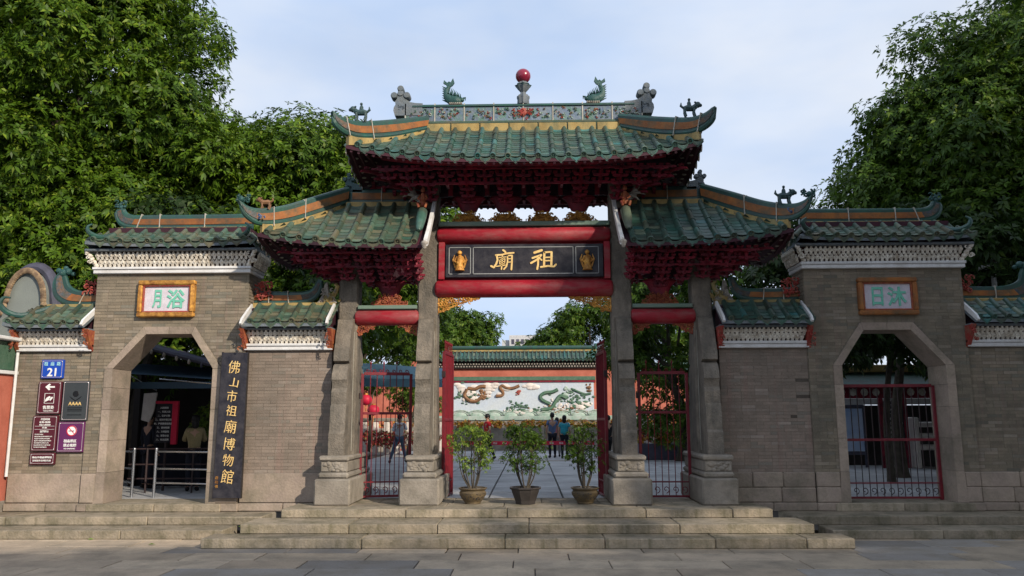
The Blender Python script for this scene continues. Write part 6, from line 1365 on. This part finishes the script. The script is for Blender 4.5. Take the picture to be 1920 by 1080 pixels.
    if bag:
        b_ = thing('backpack', bag, 'bag', (x, y, z0 + 1.1), None, rz); mb = MB(True).cbox(-.14, .14, .12, .26, 1.0, 1.42, .04, T).cbox(-.11, .11, .26, .32, 1.02, 1.22, .03, T); obj('pack', mb, M['cloth_teal'], b_)
        obj('straps', MB(True).tube([T @ Vector(p) for p in ((-.1, .12, 1.4), (-.1, 0, 1.47), (-.1, -.12, 1.3))], .016, 6).tube([T @ Vector(p) for p in ((.1, .12, 1.4), (.1, 0, 1.47), (.1, -.12, 1.3))], .016, 6), M['cloth_blue'], b_)
    return t
walk = dict(knl=(-.10, -.14, .52), anl=(-.10, -.20, .12), tol=(-.10, -.33, .05), knr=(.10, .06, .50), anr=(.10, .26, .12), tor=(.10, .16, .04), ell=(-.24, .10, 1.15), wrl=(-.22, .10, .92), hal=(-.22, .10, .83), elr=(.24, -.02, 1.15), wrr=(.21, -.16, .98), har=(.20, -.22, .93))
phone = dict(elr=(.24, -.08, 1.15), wrr=(.12, -.26, 1.26), har=(.09, -.30, 1.33), ell=(-.24, -.06, 1.15), wrl=(-.13, -.24, 1.22), hal=(-.09, -.29, 1.28))
stride = dict(knl=(-.20, 0, .52), anl=(-.33, .02, .10), tol=(-.36, -.1, .035), knr=(.16, .02, .52), anr=(.26, .04, .10), tor=(.3, -.08, .035), elr=(.25, -.08, 1.2), wrr=(.14, -.26, 1.3), har=(.1, -.3, 1.36), ell=(-.26, -.06, 1.16), wrl=(-.12, -.26, 1.26), hal=(-.08, -.3, 1.32))
person('person in a blue shirt and dark trousers seen from behind in the courtyard', .98, 32.7, 1.74, radians(190), 'cloth_blue', 'cloth_navy', {}, 'short')
person('person in a teal top with a backpack beside the person in blue', 1.44, 32.0, 1.64, radians(170), 'cloth_teal', 'cloth_navy', {}, 'short', 'long', bag='bright teal backpack worn by the person in the teal top')
person('person in pink partly hidden between the blue and teal visitors', 1.2, 33.6, 1.56, radians(180), 'cloth_pink', 'cloth_grey', {}, 'short', 'long')
person('person in a red shirt behind the left potted shrub', -1.55, 31.2, 1.70, radians(-60), 'cloth_red', 'cloth_navy', walk, 'short')
person('person in a white top and jeans taking a picture behind the left gate leaf', -4.62, 29.2, 1.68, radians(20), 'cloth_white', 'cloth_denim', stride, 'long', 'long')
person('person in black by the right inner pillar, behind the folded gate', 2.86, 28.9, 1.62, radians(200), 'cloth_black', 'cloth_black', walk, 'short')
person('person in dark blue standing at the booth in the left doorway', -8.7, 18.6, 1.70, radians(150), 'cloth_navy', 'cloth_navy', {}, 'long')
person('person in an olive top bending towards the counter behind the notice board', -7.35, 17.9, 1.62, radians(200), 'cloth_tan', 'cloth_navy', phone, 'long', 'long')
person('person in a pale shirt deeper inside the ticket yard', -6.85, 18.9, 1.60, radians(180), 'cloth_pink', 'cloth_grey', phone, 'short', 'long')
# litter on the pavement
for i, (x, y, z) in enumerate(((-7.4, 13.85, .0), (-6.1, 13.3, 0), (-5.0, 14.3, .15))):
    tag(obj('fallen_leaf', MB().add([(x, y, z + .012), (x + .05, y + .03, z + .03), (x + .12, y + .02, z + .012), (x + .06, y - .03, z + .02)], [(0, 1, 2, 3)]), M['leaf_pot']), 'dry yellow leaf lying on the stone ' + ('at the foot of the left side steps', 'slab left of the broad steps', 'step beside the broad flight')[i], 'leaf', 'fallen leaves')
